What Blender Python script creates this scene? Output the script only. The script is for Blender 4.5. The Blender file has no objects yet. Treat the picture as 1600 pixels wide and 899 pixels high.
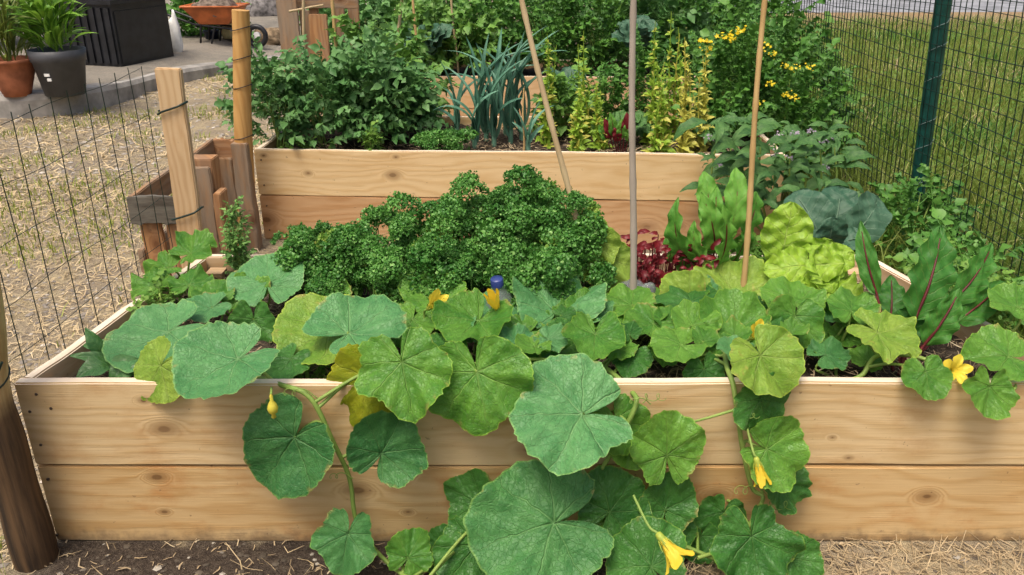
import bpy, bmesh, math, random
import numpy as np
from mathutils import Vector, Matrix

# ------------------------------------------------------------------ camera, sky, sun, exposure
sc = bpy.context.scene
FPX = 1285.0
PITCH = math.radians(23.4)
CAM = Vector((0.0, -1.58, 1.353))
cd = bpy.data.cameras.new('camera'); cam = bpy.data.objects.new('camera', cd)
sc.collection.objects.link(cam); sc.camera = cam
cam.location = CAM; cam.rotation_euler = (math.pi/2 - PITCH, 0, 0)
cd.sensor_width = 36.0; cd.lens = FPX/1600*36; cd.clip_start = 0.05; cd.clip_end = 800
SUN_EL, SUN_AZ = math.radians(67), math.radians(212)      # azimuth clockwise from +Y
w = bpy.data.worlds.new('World'); sc.world = w; w.use_nodes = True
wn = w.node_tree.nodes; wl = w.node_tree.links
sky = wn.new('ShaderNodeTexSky'); sky.sky_type = 'NISHITA'; sky.sun_disc = False
sky.sun_elevation = SUN_EL; sky.sun_rotation = SUN_AZ
sky.air_density = 1.0; sky.dust_density = 9.0; sky.ozone_density = 0.3
bg = wn['Background']; wl.new(sky.outputs[0], bg.inputs[0]); bg.inputs[1].default_value = 0.135
ld = bpy.data.lights.new('sun', 'SUN'); sun = bpy.data.objects.new('sun', ld); sc.collection.objects.link(sun)
ld.energy = 1.8; ld.angle = math.radians(22); ld.color = (1.0, 0.935, 0.80)
sd = Vector((math.sin(SUN_AZ)*math.cos(SUN_EL), math.cos(SUN_AZ)*math.cos(SUN_EL), math.sin(SUN_EL)))
sun.rotation_euler = sd.to_track_quat('Z', 'Y').to_euler(); sun.location = (0, -3, 6)
sc.view_settings.view_transform = 'Standard'; sc.view_settings.look = 'None'
sc.view_settings.gamma = 1.0; sc.view_settings.exposure = 0.33
sc.view_settings.use_curve_mapping = False
sc.render.engine = 'CYCLES'
sc.cycles.max_bounces = 6; sc.cycles.diffuse_bounces = 3; sc.cycles.glossy_bounces = 2; sc.cycles.transmission_bounces = 5
sc.render.resolution_x = 1024; sc.render.resolution_y = 575

random.seed(4); RNG = np.random.default_rng(4)
COL = sc.collection
FW = Vector((0, math.cos(PITCH), -math.sin(PITCH))); UP = Vector((0, math.sin(PITCH), math.cos(PITCH))); RT = Vector((1, 0, 0))

def ray(u, v): return FW + RT*((u-800)/FPX) + UP*((449.5-v)/FPX)
def aty(u, v, y):
    d = ray(u, v); return CAM + d*((y-CAM.y)/d.y)
def atz(u, v, z):
    d = ray(u, v); return CAM + d*((z-CAM.z)/d.z)
def mpp(p): return (Vector(p)-CAM).dot(FW)/FPX

# ------------------------------------------------------------------ object helpers
def tag(o, label=None, cat=None, group=None, kind=None):
    if label: o['label'] = label
    if cat: o['category'] = cat
    if group: o['group'] = group
    if kind: o['kind'] = kind
    return o
def thing(name, label, cat, loc=(0, 0, 0), group=None):
    o = bpy.data.objects.new(name, None); COL.objects.link(o); o.location = loc
    o.empty_display_size = 0.05
    return tag(o, label, cat, group)
def newmesh(name, V, F, mat, smooth=True, uv=None, uv2=None):
    """V (n,3); F list of arrays (m,k)"""
    me = bpy.data.meshes.new(name)
    V = np.asarray(V, dtype=np.float32)
    if not isinstance(F, (list, tuple)): F = [F]
    F = [np.asarray(f, dtype=np.int32) for f in F if len(f)]
    loops = np.concatenate([f.ravel() for f in F]); tot = np.concatenate([np.full(len(f), f.shape[1], np.int32) for f in F])
    start = np.concatenate([[0], np.cumsum(tot)[:-1]]).astype(np.int32)
    me.vertices.add(len(V)); me.vertices.foreach_set('co', V.ravel())
    me.loops.add(len(loops)); me.loops.foreach_set('vertex_index', loops)
    me.polygons.add(len(tot)); me.polygons.foreach_set('loop_start', start); me.polygons.foreach_set('loop_total', tot)
    me.polygons.foreach_set('use_smooth', np.full(len(tot), smooth, bool))
    if uv is not None:
        l = me.uv_layers.new(name='UVMap'); l.data.foreach_set('uv', np.asarray(uv, np.float32)[loops].ravel())
    if uv2 is not None:
        l = me.uv_layers.new(name='Edge'); l.data.foreach_set('uv', np.asarray(uv2, np.float32)[loops].ravel())
    me.update(calc_edges=True); me.validate()
    if mat: me.materials.append(mat)
    return me
def link(name, me, parent=None, M=None):
    o = bpy.data.objects.new(name, me); COL.objects.link(o)
    if parent is not None: o.parent = parent
    if M is not None: o.matrix_basis = M
    return o
def local(parent, M):            # world matrix -> basis under a translate-only parent (or parent's own basis)
    P = parent.matrix_basis.copy()
    q = parent.parent
    while q: P = q.matrix_basis @ P; q = q.parent
    return P.inverted() @ M

class MB:
    def __init__(s): s.V = []; s.F = {3: [], 4: []}; s.n = 0
    def add(s, V, F):
        V = np.asarray(V, float); F = np.asarray(F, int); s.V.append(V); s.F[F.shape[1]].append(F+s.n); s.n += len(V)
    def box(s, c, size, M=None):
        x, y, z = [a/2 for a in size]
        V = np.array([[i*x, j*y, k*z] for i in (-1, 1) for j in (-1, 1) for k in (-1, 1)], float)
        if M is not None: V = V @ np.array(M.to_3x3()).T
        s.add(V+np.array(c), [[0, 1, 3, 2], [4, 6, 7, 5], [0, 4, 5, 1], [2, 3, 7, 6], [0, 2, 6, 4], [1, 5, 7, 3]])
    def tube(s, pts, rad, n=6, caps=True):
        V, F = tube_arrays(pts, rad, n); s.add(V, F)
        if caps:
            P = np.asarray(pts, float); k = len(P)
            for ring, c in ((0, P[0]), (k-1, P[-1])):
                b = s.n; ringv = V[ring*n:(ring+1)*n]
                s.add(np.vstack([ringv, c[None]]), [[i, (i+1) % n, n] for i in range(n)])
    def lathe(s, prof, n=20, c=(0, 0, 0)):
        prof = np.asarray(prof, float); a = np.linspace(0, 2*math.pi, n, endpoint=False)
        V = np.concatenate([np.stack([r*np.cos(a), r*np.sin(a), np.full(n, z)], 1) for r, z in prof])+np.array(c)
        F = [[k*n+i, k*n+(i+1) % n, (k+1)*n+(i+1) % n, (k+1)*n+i] for k in range(len(prof)-1) for i in range(n)]
        s.add(V, F)
    def mesh(s, name, mat, smooth=True):
        F = [np.concatenate(f) for f in s.F.values() if f]
        return newmesh(name, np.concatenate(s.V), F, mat, smooth)
    def build(s, name, mat, parent=None, smooth=True, M=None):
        return link(name, s.mesh(name, mat, smooth), parent, M)

def tube_arrays(pts, rad, n=6):
    P = np.asarray(pts, float); k = len(P)
    rad = np.full(k, rad, float) if np.isscalar(rad) else np.asarray(rad, float)
    T = np.gradient(P, axis=0); T /= np.linalg.norm(T, axis=1)[:, None]+1e-9
    up = np.array([0, 0, 1.0]) if abs(T[:, 2]).mean() < .8 else np.array([1.0, 0, 0])
    A = np.cross(T, up); A /= np.linalg.norm(A, axis=1)[:, None]+1e-9; B = np.cross(T, A)
    a = np.linspace(0, 2*math.pi, n, endpoint=False)
    V = (P[:, None] + rad[:, None, None]*(A[:, None]*np.cos(a)[None, :, None]+B[:, None]*np.sin(a)[None, :, None])).reshape(-1, 3)
    F = [[r*n+i, r*n+(i+1) % n, (r+1)*n+(i+1) % n, (r+1)*n+i] for r in range(k-1) for i in range(n)]
    return V, np.array(F)
def smooth_path(pts, m=6):
    P = np.asarray([tuple(p) for p in pts], float)
    if len(P) < 3: return np.array([P[0]+(P[-1]-P[0])*t for t in np.linspace(0, 1, m)])
    Q = np.vstack([2*P[0]-P[1], P, 2*P[-1]-P[-2]]); out = []
    for i in range(1, len(Q)-2):
        for t in np.linspace(0, 1, m, endpoint=False):
            a, b, c, d = Q[i-1:i+3]
            out.append(.5*(2*b+(c-a)*t+(2*a-5*b+4*c-d)*t*t+(3*b-a-3*c+d)*t**3))
    out.append(P[-1]); return np.array(out)

# ------------------------------------------------------------------ node helpers
class NT:
    def __init__(s, name):
        s.m = bpy.data.materials.new(name); s.m.use_nodes = True; s.t = s.m.node_tree; s.n = s.t.nodes; s.l = s.t.links
        s.b = s.n['Principled BSDF']; s.out = s.n['Material Output']
    def new(s, t): return s.n.new('ShaderNode'+t)
    def put(s, sock, v):
        if v is None: return
        if hasattr(v, 'is_output'): s.l.new(v, sock)
        elif isinstance(v, (tuple, list)) and len(v) == 3 and sock.type == 'RGBA': sock.default_value = (*v, 1)
        else: sock.default_value = v
    def math(s, op, a, b=None, c=None, clamp=False):
        n = s.new('Math'); n.operation = op; n.use_clamp = clamp
        for i, v in enumerate((a, b, c)): s.put(n.inputs[i], v)
        return n.outputs[0]
    def vec(s, op, a, b=None):
        n = s.new('VectorMath'); n.operation = op
        s.put(n.inputs[0], a)
        if b is not None: s.put(n.inputs[1], b)
        return n.outputs['Value'] if op in ('LENGTH', 'DISTANCE', 'DOT_PRODUCT') else n.outputs[0]
    def mix(s, f, a, b, mode='MIX'):
        n = s.new('Mix'); n.data_type = 'RGBA'; n.blend_type = mode
        s.put(n.inputs[0], f); s.put(n.inputs[6], a); s.put(n.inputs[7], b); return n.outputs[2]
    def rng(s, v, a, b, c=0.0, d=1.0, smooth=True):
        n = s.new('MapRange'); n.interpolation_type = 'SMOOTHSTEP' if smooth else 'LINEAR'
        for i, x in enumerate((v, a, b, c, d)): s.put(n.inputs[i], x)
        return n.outputs[0]
    def noise(s, vec, scale, detail=4, rough=.55, dist=0.0):
        n = s.new('TexNoise'); s.put(n.inputs['Vector'], vec); s.put(n.inputs['Scale'], scale)
        n.inputs['Detail'].default_value = detail; n.inputs['Roughness'].default_value = rough; n.inputs['Distortion'].default_value = dist
        return n.outputs[0]
    def obj(s): return s.new('TexCoord').outputs['Object']
    def rand(s): return s.new('ObjectInfo').outputs['Random']
    def sep(s, v):
        n = s.new('SeparateXYZ'); s.put(n.inputs[0], v); return n.outputs
    def comb(s, x, y, z):
        n = s.new('CombineXYZ')
        for i, v in enumerate((x, y, z)): s.put(n.inputs[i], v)
        return n.outputs[0]
    def bump(s, h, strength=.3, dist=.01):
        n = s.new('Bump'); s.put(n.inputs['Height'], h); n.inputs['Strength'].default_value = strength; n.inputs['Distance'].default_value = dist
        s.l.new(n.outputs[0], s.b.inputs['Normal']); return n.outputs[0]
    def fin(s, col=None, rough=.6, spec=.4, metal=0.0):
        s.put(s.b.inputs['Base Color'], col); s.put(s.b.inputs['Roughness'], rough)
        s.b.inputs['Specular IOR Level'].default_value = spec; s.b.inputs['Metallic'].default_value = metal
        return s.m
    def translucent(s, col, f):
        t = s.new('BsdfTranslucent'); s.put(t.inputs[0], col)
        mx = s.new('MixShader'); s.put(mx.inputs[0], f); s.l.new(s.b.outputs[0], mx.inputs[1]); s.l.new(t.outputs[0], mx.inputs[2])
        s.l.new(mx.outputs[0], s.out.inputs[0])

def plain(name, c, rough=.6, var=.25, scale=8, spec=.4, bump=0.0, metal=0.0):
    t = NT(name); o = t.obj(); n = t.noise(o, scale, 5)
    dark = tuple(x*(1-var) for x in c); lite = tuple(min(1, x*(1+var)) for x in c)
    if bump: t.bump(n, bump, .01)
    return t.fin(t.mix(t.rng(n, .3, .7), dark, lite), rough, spec, metal)

def wood(name, base, dark, knots=(), freq=34.0, grey=None, greyamt=0.0, knotcol=(.085, .032, .012), dirt=None, stain=None, stainamt=0.0, axis='x', rough=.7, ctr=.62):
    """grain runs along local x (or z); knots = [(along, across, radius)]"""
    t = NT(name); o = t.obj(); x, y, z = t.sep(o)
    rnd = t.rand()
    if axis == 'z': x, z = z, x
    vv = t.math('MULTIPLY_ADD', y, .8, z)
    P = t.comb(x, vv, t.math('MULTIPLY', rnd, 7.0))
    nz = t.noise(t.vec('MULTIPLY', P, (1.3, 5.0, 1.0)), 1.0, 3)
    nz2 = t.noise(t.vec('MULTIPLY', P, (3.0, 22.0, 1.0)), 1.0, 3)
    g = t.math('MULTIPLY_ADD', vv, freq, t.math('MULTIPLY_ADD', nz, 7.0, t.math('MULTIPLY', nz2, 1.2)))
    core = None; halo = None
    for kx, kz, r in knots:
        r *= .72
        q = t.vec('MULTIPLY', t.vec('SUBTRACT', t.comb(x, vv, 0.0), (kx, kz, 0)), (.62, 1.0, 0))
        wob = t.math('MULTIPLY_ADD', t.math('SUBTRACT', nz2, .5), r*2.2, t.vec('LENGTH', q))
        e = t.rng(wob, r*4.6, r*.8, 0, .8)
        g = t.math('ADD', t.math('MULTIPLY', g, t.math('SUBTRACT', 1.0, e)), t.math('MULTIPLY', t.math('MULTIPLY', wob, freq*1.5), e))
        c = t.rng(wob, r*1.15, r*.55, 0, 1); h = t.rng(wob, r*3.6, r*.9, 0, .72)
        core = c if core is None else t.math('MAXIMUM', core, c)
        halo = h if halo is None else t.math('MAXIMUM', halo, h)
    ring = t.math('MULTIPLY_ADD', t.math('SINE', t.math('MULTIPLY', g, 6.2832)), .5, .5)
    ring = t.math('POWER', ring, 1.6)
    if halo is not None: ring = t.math('MULTIPLY', ring, t.math('SUBTRACT', 1.0, t.math('MULTIPLY', halo, 1.1)), None, True)
    fib = t.noise(t.vec('MULTIPLY', P, (9.0, 420.0, 1.0)), 1.0, 3)
    blot = t.noise(t.vec('MULTIPLY', P, (1.1, 4.5, 1.0)), 1.6, 4)
    f = t.math('ADD', t.math('MULTIPLY', ring, ctr), t.math('MULTIPLY', t.rng(blot, .35, .7), .5))
    f = t.math('MULTIPLY', f, t.math('MULTIPLY_ADD', fib, .7, .45), None, True)
    col = t.mix(f, base, dark)
    if stain:
        sn = t.noise(t.vec('MULTIPLY', P, (2.2, 3.0, 1)), 2.3, 6, .65)
        col = t.mix(t.math('MULTIPLY', t.rng(sn, .5, .74), stainamt), col, stain)
    if grey:
        gn = t.noise(t.vec('MULTIPLY', P, (2.0, 9.0, 1)), 2.0, 6, .65)
        col = t.mix(t.math('MULTIPLY', t.rng(gn, .35, .62), greyamt), col, grey)
    if halo is not None:
        col = t.mix(halo, col, tuple(.5*a+.5*b for a, b in zip(dark, knotcol)))
        col = t.mix(t.math('MULTIPLY', core, t.math('MULTIPLY_ADD', ring, .5, .5)), col, knotcol)
    pale = t.noise(t.vec('MULTIPLY', P, (1.7, 6.0, 1.0)), 1.3, 5, .6); col = t.mix(t.rng(pale, .52, .75, 0, .5), col, tuple(min(1, q*1.12+.05) for q in base))
    speck = t.noise(P, 55, 3); col = t.mix(t.rng(speck, .70, .76, 0, .55), col, (.12, .07, .04))
    if dirt is not None:
        dn = t.noise(o, 26, 5, .65); dz = t.math('ADD', z, t.math('MULTIPLY', t.math('SUBTRACT', dn, .5), .09))
        col = t.mix(t.rng(dz, dirt+.035, dirt-.02, 0, .75), col, (.10, .07, .048))
    hb = t.math('ADD', t.math('MULTIPLY', ring, .35), fib)
    t.bump(hb, .35, .0025)
    return t.fin(col, rough, .25)

def leaf_palmate(name, c, c2, vein, trans=.22, rough=.5, spec=.35, veinamt=.42, nveins=7, tc=None, spots=.0):
    """squash leaf: UV = leaf plane coordinates, petiole at (0,0)"""
    t = NT(name); un = t.new('UVMap'); un.uv_map = 'UVMap'; uv = un.outputs[0]; x, y, _ = t.sep(uv)
    rnd = t.rand(); o = t.obj()
    nz = t.noise(o, 11, 3); fl = t.new('UVMap'); fl.uv_map = 'Edge'; rim = t.sep(fl.outputs[0])[0]
    rho = t.math('SQRT', t.math('ADD', t.math('MULTIPLY', x, x), t.math('MULTIPLY', y, y)))
    th = t.math('ADD', t.math('ARCTAN2', x, y), t.math('MULTIPLY', t.math('SUBTRACT', nz, .5), .55))
    step = 2*math.pi/nveins
    dth = t.math('SUBTRACT', t.math('MULTIPLY', t.math('FRACT', t.math('ADD', t.math('DIVIDE', th, step), 100.5)), step), step/2)
    a = t.math('MULTIPLY', rho, t.math('COSINE', dth)); b = t.math('ABSOLUTE', t.math('MULTIPLY', rho, t.math('SINE', dth)))
    main = t.rng(b, t.math('MULTIPLY_ADD', rho, -.016, .024), .002, 0, .9)
    k = t.math('FRACT', t.math('MULTIPLY_ADD', t.math('SUBTRACT', a, t.math('MULTIPLY', b, 1.1)), 6.5, t.math('MULTIPLY', nz, .6)))
    k = t.math('ABSOLUTE', t.math('SUBTRACT', k, .5))
    sec = t.math('MULTIPLY', t.rng(k, .06, .01, 0, .45), t.rng(rho, .1, .3))
    vo = t.new('TexVoronoi'); vo.feature = 'DISTANCE_TO_EDGE'; t.put(vo.inputs['Vector'], uv); vo.inputs['Scale'].default_value = 15
    net = t.rng(vo.outputs['Distance'], .08, .0, 0, .25)
    v = t.math('MAXIMUM', t.math('MAXIMUM', main, sec), net)
    blot = t.noise(o, 17, 5, .6); fine = t.noise(o, 160, 2)
    f = t.math('ADD', t.math('MULTIPLY', t.rng(blot, .32, .66), .8), t.math('MULTIPLY', t.math('SUBTRACT', rnd, .3), .6), None, True)
    col = t.mix(f, c, c2)
    col = t.mix(t.rng(fine, .35, .75, 0, .15), col, tuple(min(1, q*1.7+.02) for q in c))
    edge = t.rng(rim, .965, .995, 0, .55)
    col = t.mix(edge, col, tuple(min(1, q*1.25+a) for q, a in zip(c2, (.14, .12, .01))))
    col = t.mix(t.math('MULTIPLY', v, veinamt), col, vein)
    bn = t.noise(o, 26, 4, .6); col = t.mix(t.math('MULTIPLY', t.rng(rim, .86, 1.0), t.rng(bn, .58, .68, 0, .6)), col, (.36, .27, .09))
    if spots:
        sp = t.noise(o, 34, 5, .6); col = t.mix(t.rng(sp, .64, .72, 0, spots), col, (.42, .30, .08))
    quilt = t.noise(o, 55, 2); h = t.math('ADD', t.math('MULTIPLY', quilt, 1.1), t.math('SUBTRACT', t.math('MULTIPLY', fine, .3), t.math('MULTIPLY', v, .8))); t.bump(h, .75, .005)
    t.fin(col, rough, spec)
    t.translucent(tc if tc else t.mix(.5, col, tuple(min(1, q*1.6) for q in c2)), trans)
    return t.m

def leaf_pinnate(name, c, c2, vein, trans=.22, rough=.45, spec=.4, veinamt=.5, k=9.0, midw=.05, bumpd=.004):
    """UV x = -1..1 across, y = 0..1 along"""
    t = NT(name); uv = t.new('UVMap').outputs[0]; x, y, _ = t.sep(uv); rnd = t.rand(); o = t.obj()
    ax = t.math('ABSOLUTE', x)
    mid = t.rng(ax, t.math('MULTIPLY_ADD', y, -midw*.8, midw), 0.0)
    nz = t.noise(o, 20, 3)
    fr = t.math('FRACT', t.math('MULTIPLY_ADD', t.math('SUBTRACT', y, t.math('MULTIPLY', ax, .22)), k, t.math('MULTIPLY', nz, .5)))
    sec = t.rng(t.math('ABSOLUTE', t.math('SUBTRACT', fr, .5)), .10, .01, 0, .6)
    v = t.math('MAXIMUM', mid, sec)
    blot = t.noise(o, 12, 4)
    f = t.math('ADD', t.math('MULTIPLY', t.rng(blot, .3, .7), .6), t.math('MULTIPLY', t.math('SUBTRACT', rnd, .35), .8), None, True)
    col = t.mix(f, c, c2); col = t.mix(t.math('MULTIPLY', v, veinamt), col, vein)
    t.bump(t.math('SUBTRACT', t.math('MULTIPLY', blot, .6), t.math('MULTIPLY', v, .6)), .5, bumpd)
    t.fin(col, rough, spec); t.translucent(t.mix(.5, col, tuple(min(1, q*1.6) for q in c2)), trans)
    return t.m

def foliage(name, c, c2, c3=None, trans=.2, rough=.5, scale=30, spec=.35):
    t = NT(name); o = t.obj(); rnd = t.rand(); n = t.noise(o, scale, 3)
    geo = t.new('NewGeometry').outputs['Random Per Island']
    f = t.math('ADD', t.math('MULTIPLY', t.rng(n, .3, .7), .4), t.math('ADD', t.math('MULTIPLY', geo, .45), t.math('MULTIPLY', t.math('SUBTRACT', rnd, .4), .6)), None, True)
    col = t.mix(f, c, c2)
    if c3: col = t.mix(t.rng(geo, .86, .97, 0, .8), col, c3)
    t.fin(col, rough, spec); t.translucent(t.mix(.5, col, tuple(min(1, q*1.6) for q in c2)), trans)
    return t.m

# ------------------------------------------------------------------ materials
PINE, PINED = (.60, .40, .225), (.42, .225, .095)
M = {}
M['endgrain'] = wood('pine_edge', (.74, .64, .51), (.60, .48, .35))
M['screw'] = plain('screw_steel', (.10, .07, .05), .5, .3, 60, metal=.4)
M['post_dark'] = None
leafc = dict(
 g=leaf_palmate('squash_leaf_glaucous', (.046, .185, .056), (.108, .285, .096), (.25, .43, .18), .16, .46),
 m=leaf_palmate('squash_leaf_green', (.046, .175, .018), (.130, .300, .036), (.27, .43, .11), .22, .42),
 y=leaf_palmate('squash_leaf_yellowgreen', (.13, .275, .026), (.26, .39, .052), (.40, .51, .15), .26, .48, spots=.45),
 d=leaf_palmate('squash_leaf_dark', (.024, .115, .016), (.060, .195, .030), (.15, .30, .08), .18, .42),
 o=leaf_palmate('squash_leaf_olive', (.20, .28, .010), (.33, .34, .012), (.38, .43, .05), .36, .55, spots=.5),
 x=leaf_palmate('squash_leaf_bluegreen', (.026, .130, .032), (.070, .215, .056), (.18, .35, .12), .18, .5))
M['vine'] = foliage('vine_stem', (.16, .27, .05), (.27, .38, .09), None, .1, .55, 40)
M['petal'] = foliage('squash_petal', (.80, .50, .015), (.86, .70, .08), None, .35, .5, 25)
M['petalbase'] = foliage('flower_base', (.30, .42, .06), (.45, .5, .08), None, .2, .5, 25)
M['parsley'] = foliage('parsley_curl', (.040, .160, .026), (.150, .365, .068), (.29, .50, .15), .24, .45, 40, .4)
M['parsley_old'] = foliage('parsley_pale', (.12, .24, .03), (.27, .42, .075), (.45, .45, .12), .24, .5, 40, .3)
M['tomato'] = foliage('tomato_leaf', (.050, .155, .040), (.165, .335, .105), (.30, .45, .19), .18, .5, 25)
M['tomato2'] = foliage('tomato_leaf_yellowish', (.065, .18, .030), (.21, .39, .075), (.36, .48, .12), .2, .5, 25)
M['darkherb'] = foliage('dark_bush_leaf', (.038, .135, .020), (.13, .30, .048), (.24, .42, .08), .18, .5, 25)
M['chard'] = leaf_pinnate('chard_leaf', (.028, .130, .018), (.070, .225, .032), (.15, .20, .05), .2, .5, .3, .5, 9)
M['beet'] = leaf_pinnate('beet_leaf', (.060, .220, .025), (.16, .38, .055), (.22, .26, .07), .28, .5, .3, .5, 8)
M['redstem'] = foliage('red_stem', (.075, .010, .014), (.16, .022, .026), None, .1, .4, 30)
M['redleaf'] = foliage('red_leaf', (.11, .010, .016), (.24, .020, .026), (.08, .11, .03), .22, .42, 30)
M['lettuce'] = leaf_pinnate('lettuce_leaf', (.19, .375, .022), (.34, .52, .055), (.50, .62, .18), .3, .42, .4, .55, 8, .09, .016)
M['leek'] = leaf_pinnate('leek_leaf', (.060, .175, .115), (.145, .31, .215), (.24, .42, .30), .12, .5, .35, .25, 1.0, .08, .001)
M['cabbage'] = leaf_pinnate('cabbage_leaf', (.032, .095, .055), (.070, .150, .090), (.15, .24, .16), .1, .5, .3, .5, 7, .05)
M['borage'] = leaf_pinnate('borage_leaf', (.035, .110, .030), (.095, .215, .055), (.17, .28, .10), .18, .55, .3, .5, 8)
M['bolted'] = foliage('bolted_lettuce_leaf', (.17, .33, .03), (.34, .49, .055), (.52, .54, .09), .26, .5, 30)
M['bolted2'] = foliage('bolted_lettuce_yellow', (.38, .42, .055), (.58, .53, .12), (.66, .58, .25), .26, .5, 30)
M['weed'] = foliage('weed_leaf', (.085, .20, .03), (.20, .36, .06), None, .25, .5, 30)
M['herb'] = foliage('pale_herb_leaf', (.10, .24, .05), (.21, .38, .10), None, .25, .5, 30)
M['pepper'] = leaf_pinnate('smooth_leaf', (.040, .140, .035), (.095, .220, .06), (.16, .30, .10), .18, .35, .5, .4, 7)
M['yellowflower'] = foliage('yellow_blossom', (.75, .55, .01), (.85, .70, .05), None, .25, .5, 30)
M['lilac'] = foliage('lilac_blossom', (.30, .24, .36), (.50, .44, .50), None, .25, .55, 30)
M['straw'] = foliage('straw', (.40, .29, .16), (.68, .56, .35), (.22, .16, .09), .05, .7, 20)
M['straw_mid'] = foliage('matted_straw', (.16, .11, .06), (.52, .41, .25), (.10, .07, .045), .05, .75, 20)
M['straw_dark'] = foliage('old_straw', (.17, .12, .075), (.44, .34, .21), (.55, .46, .31), .05, .75, 20)
M['grass'] = foliage('lawn_blade', (.07, .14, .014), (.22, .285, .05), (.46, .42, .16), .25, .55, 2.0)
M['clover'] = foliage('clover_leaf', (.06, .15, .02), (.18, .30, .05), None, .25, .55, 2.0)
M['dullgrass'] = foliage('path_grass', (.15, .22, .025), (.33, .37, .07), (.35, .30, .12), .2, .6, 2.0)
M['bamboo'] = None
def cane_mat(name, c, c2):
    t = NT(name); o = t.obj(); x, y, z = t.sep(o)
    n = t.noise(t.vec('MULTIPLY', o, (60, 60, 4)), 1.0, 4); b = t.noise(o, 7, 3)
    return t.fin(t.mix(t.math('ADD', t.math('MULTIPLY', n, .6), t.math('MULTIPLY', t.rng(b, .35, .65), .4)), c, c2), .55, .35)
M['cane'] = cane_mat('bamboo_cane', (.50, .40, .24), (.34, .24, .13))
M['cane_grey'] = cane_mat('weathered_cane', (.42, .37, .32), (.27, .22, .18))
M['cane_tan'] = cane_mat('tan_cane', (.55, .38, .17), (.34, .21, .08))
M['greenpost'] = plain('green_plastic_coating', (.006, .062, .052), .35, .3, 25, .5)
M['greenwire'] = plain('green_wire', (.005, .020, .015), .45, .3, 40, .4)
M['terracotta'] = plain('terracotta', (.34, .125, .065), .75, .3, 9, .25, .2)
M['greypot'] = plain('grey_plastic_pot', (.065, .068, .078), .5, .2, 6, .4)
M['black'] = plain('black_plastic', (.012, .013, .017), .45, .4, 9, .45)
M['orange'] = plain('orange_barrow_paint', (.46, .125, .035), .5, .3, 6, .4)
M['blue'] = plain('blue_cap', (.03, .05, .20), .35, .25, 20, .5)
M['white'] = plain('white_plastic', (.75, .75, .74), .5, .1, 10, .4)
M['purple'] = plain('purple_cloth', (.22, .13, .27), .8, .4, 30, .2)
M['yellowbag'] = plain('pale_yellow_sack', (.60, .52, .28), .7, .3, 10, .3)
M['concrete'] = plain('patio_concrete', (.30, .285, .265), .9, .35, 5, .2, .3)
M['asphalt'] = plain('grey_road', (.23, .24, .265), .9, .3, 2, .2, .2)
def clearmat():
    t = NT('clear_plastic'); t.b.inputs['Transmission Weight'].default_value = .85; t.b.inputs['IOR'].default_value = 1.4
    return t.fin((.85, .9, .95), .15, .5)
M['clear'] = clearmat()

def ground_mat(name, cols, soil=None):
    t = NT(name); o = t.obj(); x, y, z = t.sep(o)
    n1 = t.noise(o, .9, 5, .6); n2 = t.noise(o, 6, 5, .65); n3 = t.noise(o, 60, 4, .7); n4 = t.noise(o, 240, 2)
    c = t.mix(t.rng(n1, .38, .62), cols[0], cols[1])
    c = t.mix(t.rng(n2, .42, .68, 0, .8), c, cols[2])
    c = t.mix(t.rng(n3, .45, .70, 0, .65), c, cols[3])
    c = t.mix(t.rng(n4, .50, .75, 0, .45), c, cols[4])
    if soil:
        f = t.math('MULTIPLY', t.rng(t.math('ADD', y, t.math('MULTIPLY', t.math('SUBTRACT', n2, .5), .25)), .06, -.02),
                   t.rng(t.math('ADD', x, t.math('MULTIPLY', t.math('SUBTRACT', n2, .5), .9)), .75, .35))
        f = t.math('MULTIPLY', f, t.rng(t.math('ADD', x, t.math('MULTIPLY', n2, .3)), -1.02, -.9))
        s = t.mix(t.rng(n3, .35, .7), soil[0], soil[1]); s = t.mix(t.rng(n4, .55, .75, 0, .6), s, soil[2])
        c = t.mix(f, c, s)
    t.bump(t.math('ADD', n3, t.math('MULTIPLY', n4, .6)), .8, .02)
    return t.fin(c, .95, .15)
M['ground'] = ground_mat('dry_ground', [(.25, .21, .165), (.40, .325, .22), (.50, .41, .25), (.16, .13, .095), (.60, .52, .37)],
                         [(.045, .034, .028), (.10, .078, .06), (.22, .18, .14)])
M['lawn'] = ground_mat('lawn_soil', [(.15, .19, .035), (.22, .23, .055), (.32, .27, .11), (.09, .11, .03), (.34, .33, .12)])
M['verge'] = ground_mat('dry_verge', [(.34, .26, .15), (.38, .24, .14), (.30, .27, .12), (.22, .17, .11), (.45, .36, .22)])
M['soil'] = ground_mat('bed_soil', [(.045, .034, .027), (.075, .056, .042), (.10, .078, .058), (.03, .022, .017), (.17, .135, .10)])
M['dirtpath'] = ground_mat('patio_dirt', [(.25, .23, .20), (.31, .28, .24), (.36, .32, .26), (.18, .16, .13), (.42, .38, .32)])

# ------------------------------------------------------------------ setting
def sheet(name, pts, z, mat):
    me = newmesh(name, [(x, y, z) for x, y in pts], [np.arange(len(pts))[None]], mat, False)
    return tag(link(name, me), kind='structure')
sheet('ground', [(-300, -60), (300, -60), (300, 500), (-300, 500)], 0.0, M['ground'])
sheet('lawn', [(1.45, .2), (1.45, 5.6), (3.2, 11.2), (90, 13.5), (90, -30), (1.6, -30)], .004, M['lawn'])
sheet('verge', [(3.2, 11.2), (3.6, 14.0), (90, 17), (90, 13.5)], .006, M['verge'])
sheet('road', [(2.4, 14.0), (2.6, 20), (90, 27), (90, 17), (3.6, 14.0)], .008, M['asphalt'])
PE = [(-12, 150), (60, 148), (130, 140), (185, 127), (250, 107), (330, 91), (400, 78), (480, 66)]
ZP = .17
pe = [atz(u, v, ZP) for u, v in PE]
pe = [Vector((p.x, p.y, 0)) for p in pe]
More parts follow.
